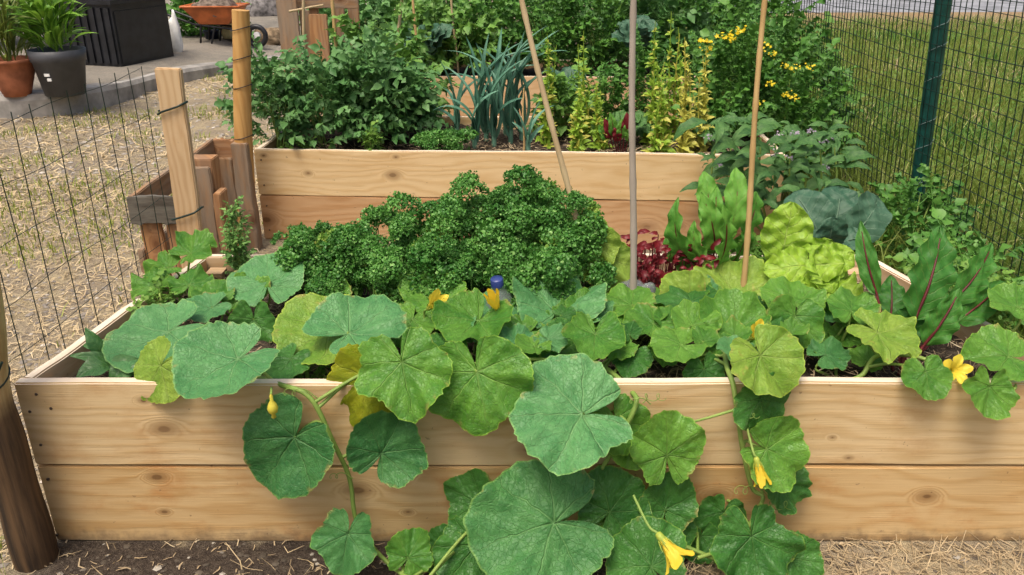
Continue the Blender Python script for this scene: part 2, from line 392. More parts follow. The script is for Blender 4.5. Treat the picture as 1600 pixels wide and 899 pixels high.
front = [(-9.0, pe[0].y+.15)] + [(-5.2, pe[0].y)] + [(p.x, p.y) for p in pe]
cv = smooth_path([(x, y, 0) for x, y in front], 4)[:, :2]
nC = len(cv); zt = np.interp(np.arange(nC), [0, nC*.45, nC*.75, nC-1], [ZP, ZP, ZP*.6, .03])
# patio slab and its kerb (real step)
back = [(cv[-1][0]+.5, 24), (-9.0, 24)]
V = [(x, y, z) for (x, y), z in zip(cv, zt)]
Vb = [(x*1.0-.0, y+.0, 0) for (x, y), z in zip(cv, zt)]
V2 = [(-9.0, 24, ZP), (cv[-1][0]+.5, 24, .03)]
mb = MB(); mb.add(np.array(V+Vb), [[i, nC+i, nC+i+1, i+1] for i in range(nC-1)])
# top sheet as strip to the back
Vt = np.array(V + [(x-.2, 24, z) for (x, y), z in zip(cv, zt)]); mb.add(Vt, [[i, i+1, nC+i+1, nC+i] for i in range(nC-1)])
tag(mb.build('patio', M['dirtpath'], smooth=False), kind='structure')
# rounded concrete kerb along the patio edge
mb = MB()
T = np.gradient(cv, axis=0); T /= np.linalg.norm(T, axis=1)[:, None]; Nn = np.stack([-T[:, 1], T[:, 0]], 1)
prof = [(-.05, -.02), (-.05, .8), (-.03, 1.0), (.13, 1.05), (.16, 1.0), (.16, .5)]
KV = []
for i in range(nC):
    for a, h in prof: KV.append((cv[i][0]+Nn[i][0]*a, cv[i][1]+Nn[i][1]*a, zt[i]*h+(.008 if h > .9 else 0)))
k = len(prof); mb.add(KV, [[i*k+j, (i+1)*k+j, (i+1)*k+j+1, i*k+j+1] for i in range(nC-1) for j in range(k-1)])
tag(mb.build('kerb', M['concrete'], smooth=False), kind='structure')

# ------------------------------------------------------------------ raised beds
def plank_mesh(name, L, T, H, mat, bev=.0035, seed=0, edge=None):
    bm = bmesh.new(); bmesh.ops.create_cube(bm, size=1)
    bmesh.ops.scale(bm, vec=(L, T, H), verts=bm.verts)
    es = [e for e in bm.edges if abs((e.verts[0].co-e.verts[1].co).x) > L*.5]
    bmesh.ops.subdivide_edges(bm, edges=es, cuts=14)
    rg = random.Random(seed); ph = [rg.uniform(0, 6) for _ in range(4)]
    for v in bm.verts:
        x = v.co.x/L
        v.co.z += .0022*math.sin(x*9+ph[0])*(1 if v.co.z > 0 else .8)+.0010*math.sin(x*31+ph[1]+(2 if v.co.z > 0 else 0))
        v.co.y += .0015*math.sin(x*6+ph[2])
    bmesh.ops.bevel(bm, geom=[e for e in bm.edges if e.is_boundary is False and e.calc_face_angle(0) > .8], offset=bev, segments=2, affect='EDGES')
    me = bpy.data.meshes.new(name); bm.to_mesh(me); bm.free(); me.materials.append(mat)
    if edge is not None:
        me.materials.append(edge)
        for p in me.polygons:
            if p.normal.z > .9: p.material_index = 1
    return me
_sc = MB(); _sc.lathe([(.0001, .0014), (.003, .0015), (.0038, 0), (.0038, -.003)], 8)
screw_me = _sc.mesh('screw', M['screw'])
def plank(parent, a, b, z0, H, T, mat, seed, inward, screws=()):
    """plank whose outer face runs a->b (xy); inward = unit normal toward bed inside"""
    a = Vector(a); b = Vector(b); d = (b-a); L = d.length; d.normalize()
    n = Vector((inward[0], inward[1])); c = (a+b)/2 + n*(T/2)
    R = Matrix(((d.x, -d.y, 0, c.x), (d.y, d.x, 0, c.y), (0, 0, 1, z0+H/2), (0, 0, 0, 1)))
    o = link('plank', plank_mesh('plank', L, T, H, mat, seed=seed, edge=M['endgrain'] if z0 > .1 else None), parent, local(parent, R))
    s = -1 if n.dot(Vector((-d.y, d.x))) > 0 else 1
    for sx, sz in screws:
        link('screw', screw_me, o, Matrix.Translation((sx, s*(T/2+.0012), sz)) @ Matrix.Rotation(-s*math.pi/2, 4, 'X'))
    return o
HB, TB = .2170, .027
def xloc(u, v, mid, y=0.0): return aty(u, v, y).x-mid

bed1 = thing('raised_bed', 'large pale timber raised bed in the foreground with squash hanging over its front', 'raised bed', (0, 0, 0), 'timber raised beds')
FL, FR, BL, BR = (-1.100, 0.0), (1.30, 0.0), (-.962, .80), (1.10, .80)
mid = .1; zU = .2215+HB/2; zL = .0005+HB/2
def kn(lst, zc): return [(aty(u, v, 0).x-mid, aty(u, v, 0).z-zc, r) for u, v, r in lst]
w_up = wood('pine_front_upper', (.665, .495, .275), (.51, .33, .145), kn([(258, 677, .013), (226, 633, .005), (828, 710, .015), (1325, 722, .005), (640, 640, .006), (1300, 690, .004)], zU), 30,
            stain=(.46, .24, .09), stainamt=.6)
w_lo = wood('pine_front_lower', (.625, .44, .22), (.47, .275, .10), kn([(627, 751, .009), (638, 806, .005), (560, 772, .013), (1447, 782, .011), (1120, 780, .012), (246, 752, .009), (258, 806, .005)], zL), 26,
            stain=(.47, .21, .06), stainamt=.7, dirt=-.098)
w_side = wood('pine_side', (.55, .40, .25), (.42, .26, .13), [(-.2, .02, .008), (.22, -.04, .01)], 30)
plank(bed1, FL, FR, .0005, HB, TB, w_lo, 1, (0, 1), [(aty(u, v, 0).x-mid, aty(u, v, 0).z-zL) for u, v in [(75, 749), (89, 836)]])
plank(bed1, FL, FR, .2215, HB, TB, w_up, 2, (0, 1), [(aty(u, v, 0).x-mid, aty(u, v, 0).z-zU) for u, v in [(57, 616), (47, 643), (80, 638), (64, 695)]])
def sidep(a, b, mat, s0):
    a = Vector(a); b = Vector(b); d = (b-a).normalized(); inw = (-d.y, d.x)
    if inw[0]*(.1-a.x) < 0: inw = (d.y, -d.x)
    for i in (0, 1): plank(bed1, a, b, .0005+.221*i, HB-.001, TB, mat, s0+i, inw)
sidep((FL[0]+.002, .0295), (BL[0]-.002, .7705), w_side, 3); sidep((FR[0]-.002, .0295), (BR[0]+.002, .7705), w_side, 5)
w_bk = wood('pine_back', (.57, .42, .28), (.43, .28, .15), [(-.3, .02, .008), (.4, -.03, .009)], 28)
for i in (0, 1): plank(bed1, BL, BR, .0005+.221*i, HB, TB, w_bk, 7+i, (0, -1))
# corner posts inside (small pale blocks)
for (x, y) in [(FL[0]+.075, .055), (BL[0]+.06, .74), (BR[0]-.06, .74), (FR[0]-.08, .055)]:
    mb = MB(); mb.box((0, 0, 0), (.05, .05, .40)); mb.build('corner_block', w_side, bed1, False, local(bed1, Matrix.Translation((x, y, .205))))

def bed_far(name_label, y0, rot, x0, x1, depth, mats, seed, zoff=0.0):
    t = thing('raised_bed', name_label, 'raised bed', (0, y0, 0), 'timber raised beds'); t.rotation_euler = (0, 0, rot)
    bpy.context.view_layer.update()
    def pl(a, b, z, mat, s, inw, screws=()):
        a = Vector(a); b = Vector(b); d = (b-a); L = d.length; d.normalize(); n = Vector(inw); c = (a+b)/2+n*TB/2
        R = Matrix(((d.x, -d.y, 0, c.x), (d.y, d.x, 0, c.y), (0, 0, 1, z+HB/2), (0, 0, 0, 1)))
        o = link('plank', plank_mesh('plank', L, TB, HB, mat, seed=s, edge=M['endgrain'] if z > .1 else None), t, R)
        for sx, sz in screws: link('screw', screw_me, o, Matrix.Translation((sx, -(TB/2+.0012), sz)) @ Matrix.Rotation(math.pi/2, 4, 'X'))
    e = .03; L2 = (x1-x0)/2
    pl((x0, 0), (x1, 0), .0005, mats[1], seed, (0, 1), [(-L2+.03, .06), (-L2+.03, -.06)])
    pl((x0, 0), (x1, 0), .2215, mats[0], seed+1, (0, 1), [(-L2+.03, .06), (-L2+.03, -.06)])
    for i in (0, 1):
        pl((x0, depth), (x1, depth), .0005+.221*i, mats[0], seed+2+i, (0, -1))
        pl((x0+.001, .0295), (x0+.001, depth-.0295), .0005+.221*i, mats[1], seed+4+i, (1, 0))
        pl((x1-.001, .0295), (x1-.001, depth-.0295), .0005+.221*i, mats[1], seed+6+i, (-1, 0))
    return t
m2 = .02
w2a = wood('pine_rear_upper', (.70, .52, .285), (.57, .37, .165), [(xloc(479, 271, m2, 2.09), -.01, .008), (xloc(613, 274, m2, 2.09), -.015, .014), (xloc(618, 247, m2, 2.09), .07, .006), (xloc(408, 245, m2, 2.09), .07, .006)], 28)
w2b = wood('pine_rear_lower', (.56, .36, .195), (.43, .235, .10), [(xloc(412, 341, m2, 2.09), -.02, .018), (.75, -.02, .012), (xloc(1010, 345, m2, 2.09), -.03, .02)], 26, stain=(.42, .19, .07), stainamt=.6)
bed2 = bed_far('pale timber raised bed in the middle, tomatoes and leeks growing in it', 2.07, math.radians(-2.6), -1.185, 1.225, .80, (w2a, w2b), 20)
w3a = wood('pine_far_upper', (.66, .455, .265), (.56, .35, .17), [(-.2, .02, .012), (.3, -.02, .01)], 26, stain=(.55, .29, .12), stainamt=.5)
bed3 = bed_far('farthest timber raised bed, mostly hidden by leeks and bolted lettuce', 4.18, 0.0, -1.3, 1.3, .80, (w3a, w2b), 40)

def soil(xa, xb, y0, y1, z, amp, seed, rot=0.0, quad=None):
    nx, ny = 90, 34; rg = np.random.default_rng(seed)
    gx, gy = np.meshgrid(np.linspace(0, 1, nx), np.linspace(0, 1, ny))
    if quad is not None:
        a, b, c, d = [np.array(q) for q in quad]
        P = (1-gy)[..., None]*((1-gx)[..., None]*a+gx[..., None]*b)+gy[..., None]*((1-gx)[..., None]*d+gx[..., None]*c); X, Y = P[..., 0], P[..., 1]
    else: X = xa+(xb-xa)*gx; Y = y0+(y1-y0)*gy
    Z = z+amp*(np.sin(X*9+seed)*np.sin(Y*11)+.5*np.sin(X*23+1)*np.cos(Y*19+seed))+rg.normal(0, .006, X.shape)
    V = np.stack([X, Y, Z], -1).reshape(-1, 3)
    i = np.arange(nx*ny).reshape(ny, nx); F = np.stack([i[:-1, :-1], i[:-1, 1:], i[1:, 1:], i[1:, :-1]], -1).reshape(-1, 4)
    o = link('soil', newmesh('soil', V, F, M['soil'])); return tag(o, kind='structure')
ZS = .375
s1 = soil(0, 0, 0, 0, ZS, .012, 3, quad=[(-1.066, .03), (1.266, .03), (1.07, .77), (-.932, .77)])
s2 = soil(-1.155, 1.195, .03, .77, .385, .01, 5); s2.location = (0, 2.07, 0); s2.rotation_euler = (0, 0, math.radians(-2.6))
s3 = soil(-1.27, 1.27, 4.21, 4.95, .385, .01, 7)

# ------------------------------------------------------------------ scattered straw, blades (stuff)
def straws(name, X, Y, Z, lmin, lmax, wid, mat, kind='stuff', tilt=.35, rg=RNG, label=None, cat=None):
    n = len(X); L = rg.uniform(lmin, lmax, n); a = rg.uniform(0, 2*np.pi, n); e = np.abs(rg.normal(0, tilt, n))
    D = np.stack([np.cos(a)*np.cos(e), np.sin(a)*np.cos(e), np.sin(e)], 1)
    S = np.stack([-np.sin(a), np.cos(a), rg.normal(0, .5, n)], 1); S /= np.linalg.norm(S, axis=1)[:, None]
    Pm = np.stack([X, Y, Z], 1)+np.array([0, 0, .003]); W = rg.uniform(.6, 1.3, n)[:, None]*wid
    bend = rg.normal(0, .16, n)[:, None]*L[:, None]*S + np.array([0, 0, 1.0])*(rg.uniform(-.02, .14, n)*L)[:, None]
    A = Pm-D*(L/2)[:, None]*.6; A[:, 2] = np.maximum(A[:, 2], Pm[:, 2]-.002); B = Pm+bend; C = Pm+D*(L/2)[:, None]
    V = np.stack([A-S*W/2, A+S*W/2, B-S*W/2, B+S*W/2, C-S*W*.3, C+S*W*.3], 1).reshape(-1, 3)
    b = np.arange(n)[:, None]*6
    F = np.concatenate([b+np.array([[0, 1, 3, 2]]), b+np.array([[2, 3, 5, 4]])])
    o = link(name, newmesh(name, V, F, mat)); return tag(o, label, cat, kind=kind)
def blades(name, X, Y, Z, hmin, hmax, wid, mat, lean=.35, label=None, cat=None, rg=RNG):
    n = len(X); H = rg.uniform(hmin, hmax, n); a = rg.uniform(0, 2*np.pi, n); b = rg.uniform(0, 2*np.pi, n)
    S = np.stack([np.cos(a), np.sin(a), 0*a], 1)*(wid*rg.uniform(.6, 1.3, n))[:, None]
    Ld = np.stack([np.cos(b), np.sin(b), 0*b], 1)*(np.abs(rg.normal(0, lean, n))*H)[:, None]
    P0 = np.stack([X, Y, Z], 1); up = np.array([0, 0, 1.0])
    P1 = P0+up*(H*.6)[:, None]+Ld*.4; P2 = P0+up*(H*.95)[:, None]+Ld*1.15
    V = np.stack([P0-S/2, P0+S/2, P1-S*.4, P1+S*.4, P2], 1).reshape(-1, 3); i = np.arange(n)[:, None]*5
    o = link(name, newmesh(name, V, [i+np.array([[0, 1, 3, 2]]), i+np.array([[2, 3, 4]])], mat)); return tag(o, label, cat, kind='stuff')
def field(n, x0, x1, y0, y1, rg=RNG): return rg.uniform(x0, x1, n), rg.uniform(y0, y1, n)
def patch(X, Y, s, thr, ph=0.0):      # smooth pseudo-noise mask
    f = np.sin(X*s+ph)+np.sin(Y*s*1.3+2*ph)+np.sin((X+Y)*s*.7+1.7)+np.sin((X-1.4*Y)*s*1.9+ph)*.7+np.sin(X*s*3.1-Y*s*2.3)*.6
    return f > thr

def pebbles(name, X, Y, r0, r1, mat, label, cat):
    n = len(X); B = np.array([[1, 0, .2], [.3, .95, .15], [-.8, .6, .25], [-.8, -.6, .2], [.3, -.95, .25], [0, 0, .8]]); r = RNG.uniform(r0, r1, n); a = RNG.uniform(0, 6.28, n)
    st_ = RNG.uniform(.6, 1.3, (n, 1, 3)); V = B[None]*st_*r[:, None, None]; c, q = np.cos(a)[:, None], np.sin(a)[:, None]
    V = np.stack([V[..., 0]*c-V[..., 1]*q+X[:, None], V[..., 0]*q+V[..., 1]*c+Y[:, None], V[..., 2]*.7], -1).reshape(-1, 3)
    F = np.concatenate([np.arange(n)[:, None]*6+np.array([[k, (k+1) % 5, 5]]) for k in range(5)])
    tag(link(name, newmesh(name, V, F, mat, False)), label, cat, kind='stuff')
M['pebble'] = foliage('pebble', (.16, .14, .12), (.42, .38, .33), (.55, .50, .44), 0.0, .85, 3)
X, Y = field(7000, -3.6, -1.15, -.3, 3.4); pebbles('pebbles', X, Y, .003, .013, M['pebble'], 'small stones scattered on the path left of the beds', 'stones')
X, Y = field(5000, -7, -1.2, 3.0, 8.5); pebbles('pebbles', X, Y, .006, .022, M['pebble'], 'stones and clods on the far end of the path', 'stones')
X, Y = field(1800, -1.1, 1.7, -.75, -.005); pebbles('soil_clods', X, Y, .003, .010, foliage('clod', (.05, .04, .03), (.16, .13, .10), (.4, .37, .32), 0.0, .9, 3), 'small clods and grit on the soil in front', 'clods')
X, Y = field(14000, -3.4, -1.15, -.2, 3.2)
straws('dry_straw', X, Y, 0*X, .02, .09, .0035, M['straw'], label='short dry straw scattered over the path left of the beds', cat='straw')
X, Y = field(15000, -7, -1.2, 2.5, 9); k = patch(X, Y, 1.6, -.6)
straws('dry_straw', X[k], Y[k], 0*X[k], .04, .13, .007, M['straw'], label='thin layer of dry straw on the far end of the path', cat='straw')
X, Y = field(60000, -7, -1.2, .6, 9.5); k = (patch(X, Y, 2.0, .9, .6) & (RNG.random(len(X)) < .75)) | (patch(X, Y, 5.3, 1.7, 2.1) & (RNG.random(len(X)) < .5)) | (RNG.random(len(X)) < .02)
blades('path_grass', X[k], Y[k], 0*X[k], .015, .06, .006, M['dullgrass'], .6, 'sparse tufts of dull grass growing on the dry path', 'grass')
X, Y = field(9000, -1.25, 1.7, -.75, -.005); k = (X > .45+.25*np.sin(Y*9)) | (RNG.random(len(X)) < .05)
straws('foreground_straw', X[k], Y[k], 0*X[k], .02, .13, .0021, M['straw_mid'], tilt=.25, label='loose straw lying in front of the large bed', cat='straw')
X, Y = field(5200, -1.1, 2.2, -.8, -.0); k = (X > .35) | (RNG.random(len(X)) < .45)
straws('foreground_litter', X[k], Y[k], 0*X[k], .012, .05, .0032, M['straw_dark'], tilt=.3, label='dark chopped plant litter on the soil before the front bed', cat='litter')
X, Y = field(700, -1.7, -1.15, -.7, 0.0)
blades('path_grass', X, Y, 0*X, .02, .07, .004, M['dullgrass'], .6, 'green tuft beside the dark corner post', 'grass')
X, Y = field(5200, -1.0, 1.22, .05, .75); k = np.abs(X) < 1.22-.2*Y
straws('straw_mulch', X[k], Y[k], ZS+.012+0*X[k], .015, .07, .0030, M['straw_dark'], tilt=.35, label='straw and litter mulch on the soil of the front bed', cat='mulch')
X, Y = field(2200, -1.1, 1.1, 2.15, 2.80)
straws('straw_mulch', X, Y, .395+0*X, .02, .07, .004, M['straw_dark'], tilt=.3, label='straw mulch on the soil of the middle bed', cat='mulch')
X, Y = field(4000, -1.2, 1.6, .84, 2.04)
straws('dry_straw', X, Y, 0*X, .02, .09, .004, M['straw_dark'], label='dark straw on the path between front and middle beds', cat='straw')
# lawn right of the fence
def lawnpts(n):
    t = RNG.random(n)**1.5; y = .6+t*11.5; x = 1.5+RNG.random(n)*(1.2+.78*(y+1.6)); return x, y
X, Y = lawnpts(80000); k = ~((X < 1.9) & (Y > 2.0) & (Y < 2.9) & (X < 1.25)); X, Y = X[k], Y[k]
blades('lawn_grass', X, Y, 0*X, .04, .24, .006, M['grass'], .7, 'green and yellowish lawn grass beyond the right fence', 'grass')
X, Y = field(13000, 1.32, 2.7, .7, 6.0); k = (X > 1.45) & (RNG.random(len(X)) < np.exp(-np.abs(X-1.95)/.35)); X, Y = X[k], Y[k]
blades('tall_grass', X, Y, 0*X, .06, .30, .007, M['grass'], .6, 'tall unmown grass and weeds along the right fence', 'grass')
X, Y = lawnpts(60000); k = patch(X, Y, 2.4, 1.3, 1.1); X, Y = X[k], Y[k]
blades('lawn_weeds', X, Y, 0*X, .06, .20, .010, M['darkherb'], .7, 'patches of darker weeds in the lawn beyond the fence', 'weeds')
X, Y = lawnpts(26000); k = patch(X, Y, 2.3, 1.2, 3.1); X, Y = X[k], Y[k]
blades('dry_lawn_grass', X, Y, 0*X, .05, .16, .006, M['straw'], .6, 'patches of dried yellow grass in the lawn beyond the fence', 'grass')
X, Y = lawnpts(42000); k = patch(X, Y, 2.9, -.6, .4); X, Y = X[k], Y[k]; n = len(X); h = RNG.uniform(.02, .10, n); r = RNG.uniform(.008, .02, n); a = RNG.uniform(0, 6.28, n)
nv = np.stack([RNG.normal(0, .35, n), RNG.normal(-.25, .35, n), np.ones(n)], 1); nv /= np.linalg.norm(nv, axis=1)[:, None]
t1 = np.cross(nv, np.stack([np.cos(a), np.sin(a), 0*a], 1)); t1 /= np.linalg.norm(t1, axis=1)[:, None]; t2 = np.cross(nv, t1); c = np.stack([X, Y, h], 1)
Vv = np.stack([c+r[:, None]*(t1*math.cos(q)+t2*math.sin(q)) for q in np.linspace(0, 6.283, 6)[:-1]], 1).reshape(-1, 3)
tag(link('clover', newmesh('clover', Vv, np.arange(n)[:, None]*5+np.arange(5)[None], M['clover'])), 'low clover and broad leaves among the lawn grass', 'clover', kind='stuff')

# ------------------------------------------------------------------ fences, posts, pallets, canes
# left front post
t = thing('fence_post', 'dark weathered wooden post at the near left corner of the front bed', 'post', (-1.118, -.062, 0))
pm = NT('dark_post_wood'); o = pm.obj(); x, y, z = pm.sep(o)
n = pm.noise(pm.vec('MULTIPLY', o, (45, 45, 2.2)), 1.0, 5, .6); n2 = pm.noise(o, 6, 4)
wet = pm.rng(pm.math('ADD', z, pm.math('MULTIPLY', n2, .12)), .46, .53)
cdk = pm.mix(pm.rng(n, .35, .65), (.028, .018, .012), (.12, .07, .035)); clt = pm.mix(pm.rng(n, .35, .65), (.42, .25, .10), (.60, .42, .20))
pm.bump(n, .6, .006); post_mat = pm.fin(pm.mix(wet, cdk, clt), .7, .3)
zz = np.linspace(-.05, 1.02, 26); mb = MB(); mb.tube([(.003*math.sin(q*9)+.13*max(0, q-.42), .003*math.cos(q*7), q) for q in zz], [.047+.0025*math.sin(q*23) for q in zz], 18)
mb.build('post_shaft', post_mat, t)
mb = MB(); a = np.linspace(0, 6.28, 24); mb.tube([(.051*math.cos(q), .051*math.sin(q), .485+.02*math.sin(q)) for q in a], .0022, 6); mb.tube([(.035, -.035, .48), (.05, -.04, .50), (.075, -.035, .545)], .0028, 6)
mb.build('tie_wire', M['greenwire'], t)
# stake at the back left corner
def stake(name, label, x, y, ht, wx, wy, lean, mat, cat='stake'):
    t = thing(name, label, cat, (x, y, 0)); L = ht+.03
    me = plank_mesh('stake_board', L, wy, wx, mat, seed=9)
    Mx = Matrix.Translation((0, 0, ht/2)) @ Matrix.Rotation(lean, 4, 'Y') @ Matrix(((0, 0, 1, 0), (0, 1, 0, 0), (-1, 0, 0, 0), (0, 0, 0, 1)))
    link('stake_board', me, t, Mx); return t
w_st = wood('stake_pine', (.60, .435, .26), (.44, .27, .13), [(.1, .01, .005), (.2, -.015, .005), (.14, .02, .004)], 55, stain=(.5, .26, .08), stainamt=.35)
st = stake('wooden_stake', 'pale sawn wooden stake with green ties at back left of front bed', -1.068, 1.0, .955, .078, .026, .035, w_st)
for zt_ in (.845, .50):
    mb = MB(); mb.tube([(-.047+.035*(zt_-.5), -.018, zt_-.014), (-.02, -.022, zt_-.006), (.03, -.021, zt_+.010), (.052+.03*(zt_-.5), -.012, zt_+.025), (.05, .015, zt_+.02), (-.045, .016, zt_-.01)], .0035, 6)
    mb.build('tie_wire', M['greenwire'], st)
# left wire fence: each wire its own part
fa, fb = Vector((-1.20, -.06)), Vector((-1.135, 1.0)); fl = thing('wire_fence', 'green wire mesh fence along the left side of the front bed', 'fence', (fa.x, fa.y, 0))
n = 13; d2 = (fb-fa)
for i in range(n+1):
    s = i/n; p = d2*s; top = .985-.03*(1-s)
    if i in (0, n): top -= .01
    pts = [(p.x+.004*math.sin(i*3+q*5), p.y, q) for q in np.linspace(0.0, top, 8)]
    mb = MB(); mb.tube(pts, .0013, 5); mb.build('wire', M['greenwire'], fl)
for j in range(8):
    z0 = .02+.135*j; pts = [(d2.x*s-.002+.003*math.sin(s*17+j), d2.y*s, z0*(1-.03*(1-s))+.004*math.sin(s*12+j*2)) for s in np.linspace(0, 1, 16)]
    mb = MB(); mb.tube(pts, .0009, 5); mb.build('wire', M['greenwire'], fl)
# right fence
fr = thing('mesh_fence', 'green wire mesh fence with a green post on the right', 'fence', (1.9, .3, 0))
mb = MB(); xs = lambda y: -.02-.05*(y/5.2)+.012*math.sin(y*2.1)
for i in range(116):
    y = i*.0465; mb.tube([(xs(y)-.075*(q/1.1)+.004*math.sin(q*4+i), y+.005*math.sin(q*6+i*2), q) for q in (0, .4, .8, 1.25, 1.7)], .0023, 4, False)
zr = list(np.arange(.06, .98, .066))+list(np.arange(.98, 1.7, .045))
for j, z in enumerate(zr):
    mb.tube([(xs(y)-.075*(z/1.1), y, z+.008*math.sin(y*3+j)) for y in np.linspace(0, 5.36, 40)], .0018 if z < .95 else .0014, 4, False)
tag(mb.build('wire_mesh', M['greenwire'], fr), kind='stuff')
def gpost(y, lean):
    mb = MB(); L = [(lean*z, 0, z) for z in np.linspace(-.03, 1.75, 8)]
    mb.tube(L, .034, 16); mb.box((0, 0, 0), (.001, .001, .001)); o = mb.build('post', M['greenpost'], fr, True, Matrix.Translation((xs(y)+.03, y, 0)))
    mb = MB(); 
    for zc in (.16, .30, .47, .58, .77, .90, .99, 1.13, 1.3, 1.5): mb.tube([(-.036+lean*zc, -.005, zc-.02), (-.02+lean*zc, -.037, zc), (.01+lean*zc, -.038, zc+.012), (.036+lean*zc, -.01, zc+.03+.01*math.sin(zc*40))], .0013, 5)
    mb.build('tie_wire', plain('galvanised_tie', (.20, .26, .26), .4, .3, 30, .5, 0, .3), o)
gpost(1.78, -.062)
# round ochre post by the middle bed
t = thing('round_post', 'round ochre wooden post bound with wire at the left end of the middle bed', 'post', (-1.245, 2.035, 0))
w_oc = wood('ochre_round_wood', (.52, .31, .11), (.36, .18, .05), [(.1, .01, .008), (-.25, -.01, .008)], 40, axis='z', stain=(.25, .11, .03), stainamt=.5)
pb_, pt_ = aty(386, 370, 2.03), aty(375, 16, 2.03); sl_ = (pt_.x-pb_.x)/(pt_.z-pb_.z); t.location = (pb_.x-sl_*pb_.z, 2.03, 0); hp_ = pt_.z
mb = MB(); mb.tube([(sl_*q+.003*math.sin(q*8), 0, q) for q in np.linspace(-.03, hp_, 14)], [.042-.006*q for q in np.linspace(0, 1, 14)], 16); mb.build('post_shaft', w_oc, t)
for q in (.52, .74, .86, .98):
    a = np.linspace(0, 6.28, 18); mb = MB(); mb.tube([(sl_*q+.041*math.cos(s), .041*math.sin(s), q+.008*math.sin(s*1.3)) for s in a], .0018, 5); mb.build('binding_wire', M['black'], t)
# pallet between the beds
w_pal = wood('weathered_pallet', (.32, .19, .10), (.16, .08, .035), [(.1, .0, .012)], 26, grey=(.22, .20, .165), greyamt=.6)
w_pal2 = wood('orange_old_pallet', (.42, .225, .10), (.22, .09, .032), [(-.1, .0, .012)], 30, grey=(.24, .19, .14), greyamt=.4)
w_blk = wood('blackened_pallet', (.075, .062, .05), (.03, .025, .02), (), 30, grey=(.20, .19, .16), greyamt=.55)
def pallet_box(name, label, org, sx=1.0):
    t = thing(name, label, 'pallet', org)
    def pk(cx, cy, cz, lx, ly, lz, mat, seed, nm='plank'):
        dims = {'x': lx, 'y': ly, 'z': lz}; ax = max(dims, key=dims.get)
        if ax == 'x': me = plank_mesh(nm, lx, ly, lz, mat, seed=seed); R = Matrix.Identity(4)
        elif ax == 'y': me = plank_mesh(nm, ly, lx, lz, mat, seed=seed); R = Matrix.Rotation(math.pi/2, 4, 'Z')
        else: me = plank_mesh(nm, lz, ly, lx, mat, seed=seed); R = Matrix(((0, 0, 1, 0), (0, 1, 0, 0), (-1, 0, 0, 0), (0, 0, 0, 1)))
        link(nm, me, t, Matrix.Translation((cx, cy, cz)) @ R)
    pk(-.108, .43, .455, .022, .86, .09, w_pal, 61)                 # long left rail
    pk(-.108, .43, .25, .022, .86, .09, w_pal, 62); pk(-.108, .43, .06, .022, .86, .09, w_pal, 63)
    pk(.0, .0, .45, .236, .024, .10, w_blk, 64)                     # front top plank
    pk(-.062, .026, .215, .075, .024, .43, w_pal2, 65, 'upright'); pk(.04, .026, .215, .09, .024, .43, w_pal2, 66, 'upright')
    pk(-.012, .47, .26, .10, .085, .52, w_pal2, 67, 'upright'); pk(-.005, .405, .25, .078, .022, .49, w_pal, 68, 'upright'); pk(.062, .40, .20, .03, .09, .40, w_pal2, 72, 'upright')
    pk(-.03, .86, .44, .15, .024, .12, w_pal2, 69); pk(.035, .80, .25, .07, .06, .50, w_pal, 70, 'upright'); pk(-.06, .84, .21, .08, .03, .42, w_pal, 71, 'upright')
    return t
pallet_box('pallet', 'weathered brown pallet standing on edge behind the pale stake', (-1.235, 1.20, 0))
far_p = thing('pallet', 'grey upright pallet boards behind the tomato plants', 'pallet', (-1.15, 3.55, 0))
for i, (u0, u1, zz_, dy) in enumerate([(436, 468, 1.10, 0), (470, 486, .92, .05), (484, 512, .90, .03), (524, 540, 1.05, .3), (545, 562, 1.05, .32), (486, 500, 1.1, .10)]):
    p = aty((u0+u1)/2, 40, 3.55+dy); wd = (u1-u0)*mpp(p)
    me = plank_mesh('plank', zz_, .024, wd, [w_pal, w_pal, w_pal2, w_pal, w_pal, w_pal2][i], seed=80+i)
    link('plank', me, far_p, Matrix.Translation((p.x+1.15, dy, zz_/2)) @ Matrix(((0, 0, 1, 0), (0, 1, 0, 0), (-1, 0, 0, 0), (0, 0, 0, 1))))
for i, (zc, ln) in enumerate([(.97, .42), (.55, .42)]):
    me = plank_mesh('plank', ln, .02, .08, w_pal, seed=90+i); link('plank', me, far_p, Matrix.Translation((.02, .075, zc)))

def cane(label, b, tp, r, mat, nodes=7, name='bamboo_cane'):
    b = Vector(b); tp = Vector(tp); t = thing(name, label, 'cane', b); d = tp-b
    s = np.linspace(0, 1, nodes*5+1); P = [tuple(d*q+Vector((.003*math.sin(q*7), 0, 0))) for q in s]
    R = [r*(1-.2*q)*(1.16 if i % 5 == 0 else 1.0) for i, q in enumerate(s)]
    mb = MB(); mb.tube(P, R, 10); mb.build('cane_shaft', mat, t); return t
def cane_px(label, ub, vb, yb, ut, vt, yt, wpx, mat, zb=None, nodes=7):
    b = aty(ub, vb, yb); tp = aty(ut, vt, yt); d = (tp-b)
    if zb is not None: b = b - d*((b.z-zb)/d.z)
    cane(label, b, b+(tp-b)*1.12, wpx*mpp(b)/2, mat, nodes)
cane_px('slanting pale bamboo cane rising from the parsley', 895, 325, .52, 815, 0, .60, 9.5, M['cane'], ZS)
cane_px('straight grey upright cane in the middle of the front bed', 988, 450, .40, 990, 0, .44, 10.5, M['cane_grey'], ZS)
cane_px('thin tan bamboo cane right of the grey one', 1161, 440, .45, 1195, 0, .55, 9, M['cane_tan'], ZS, 8)
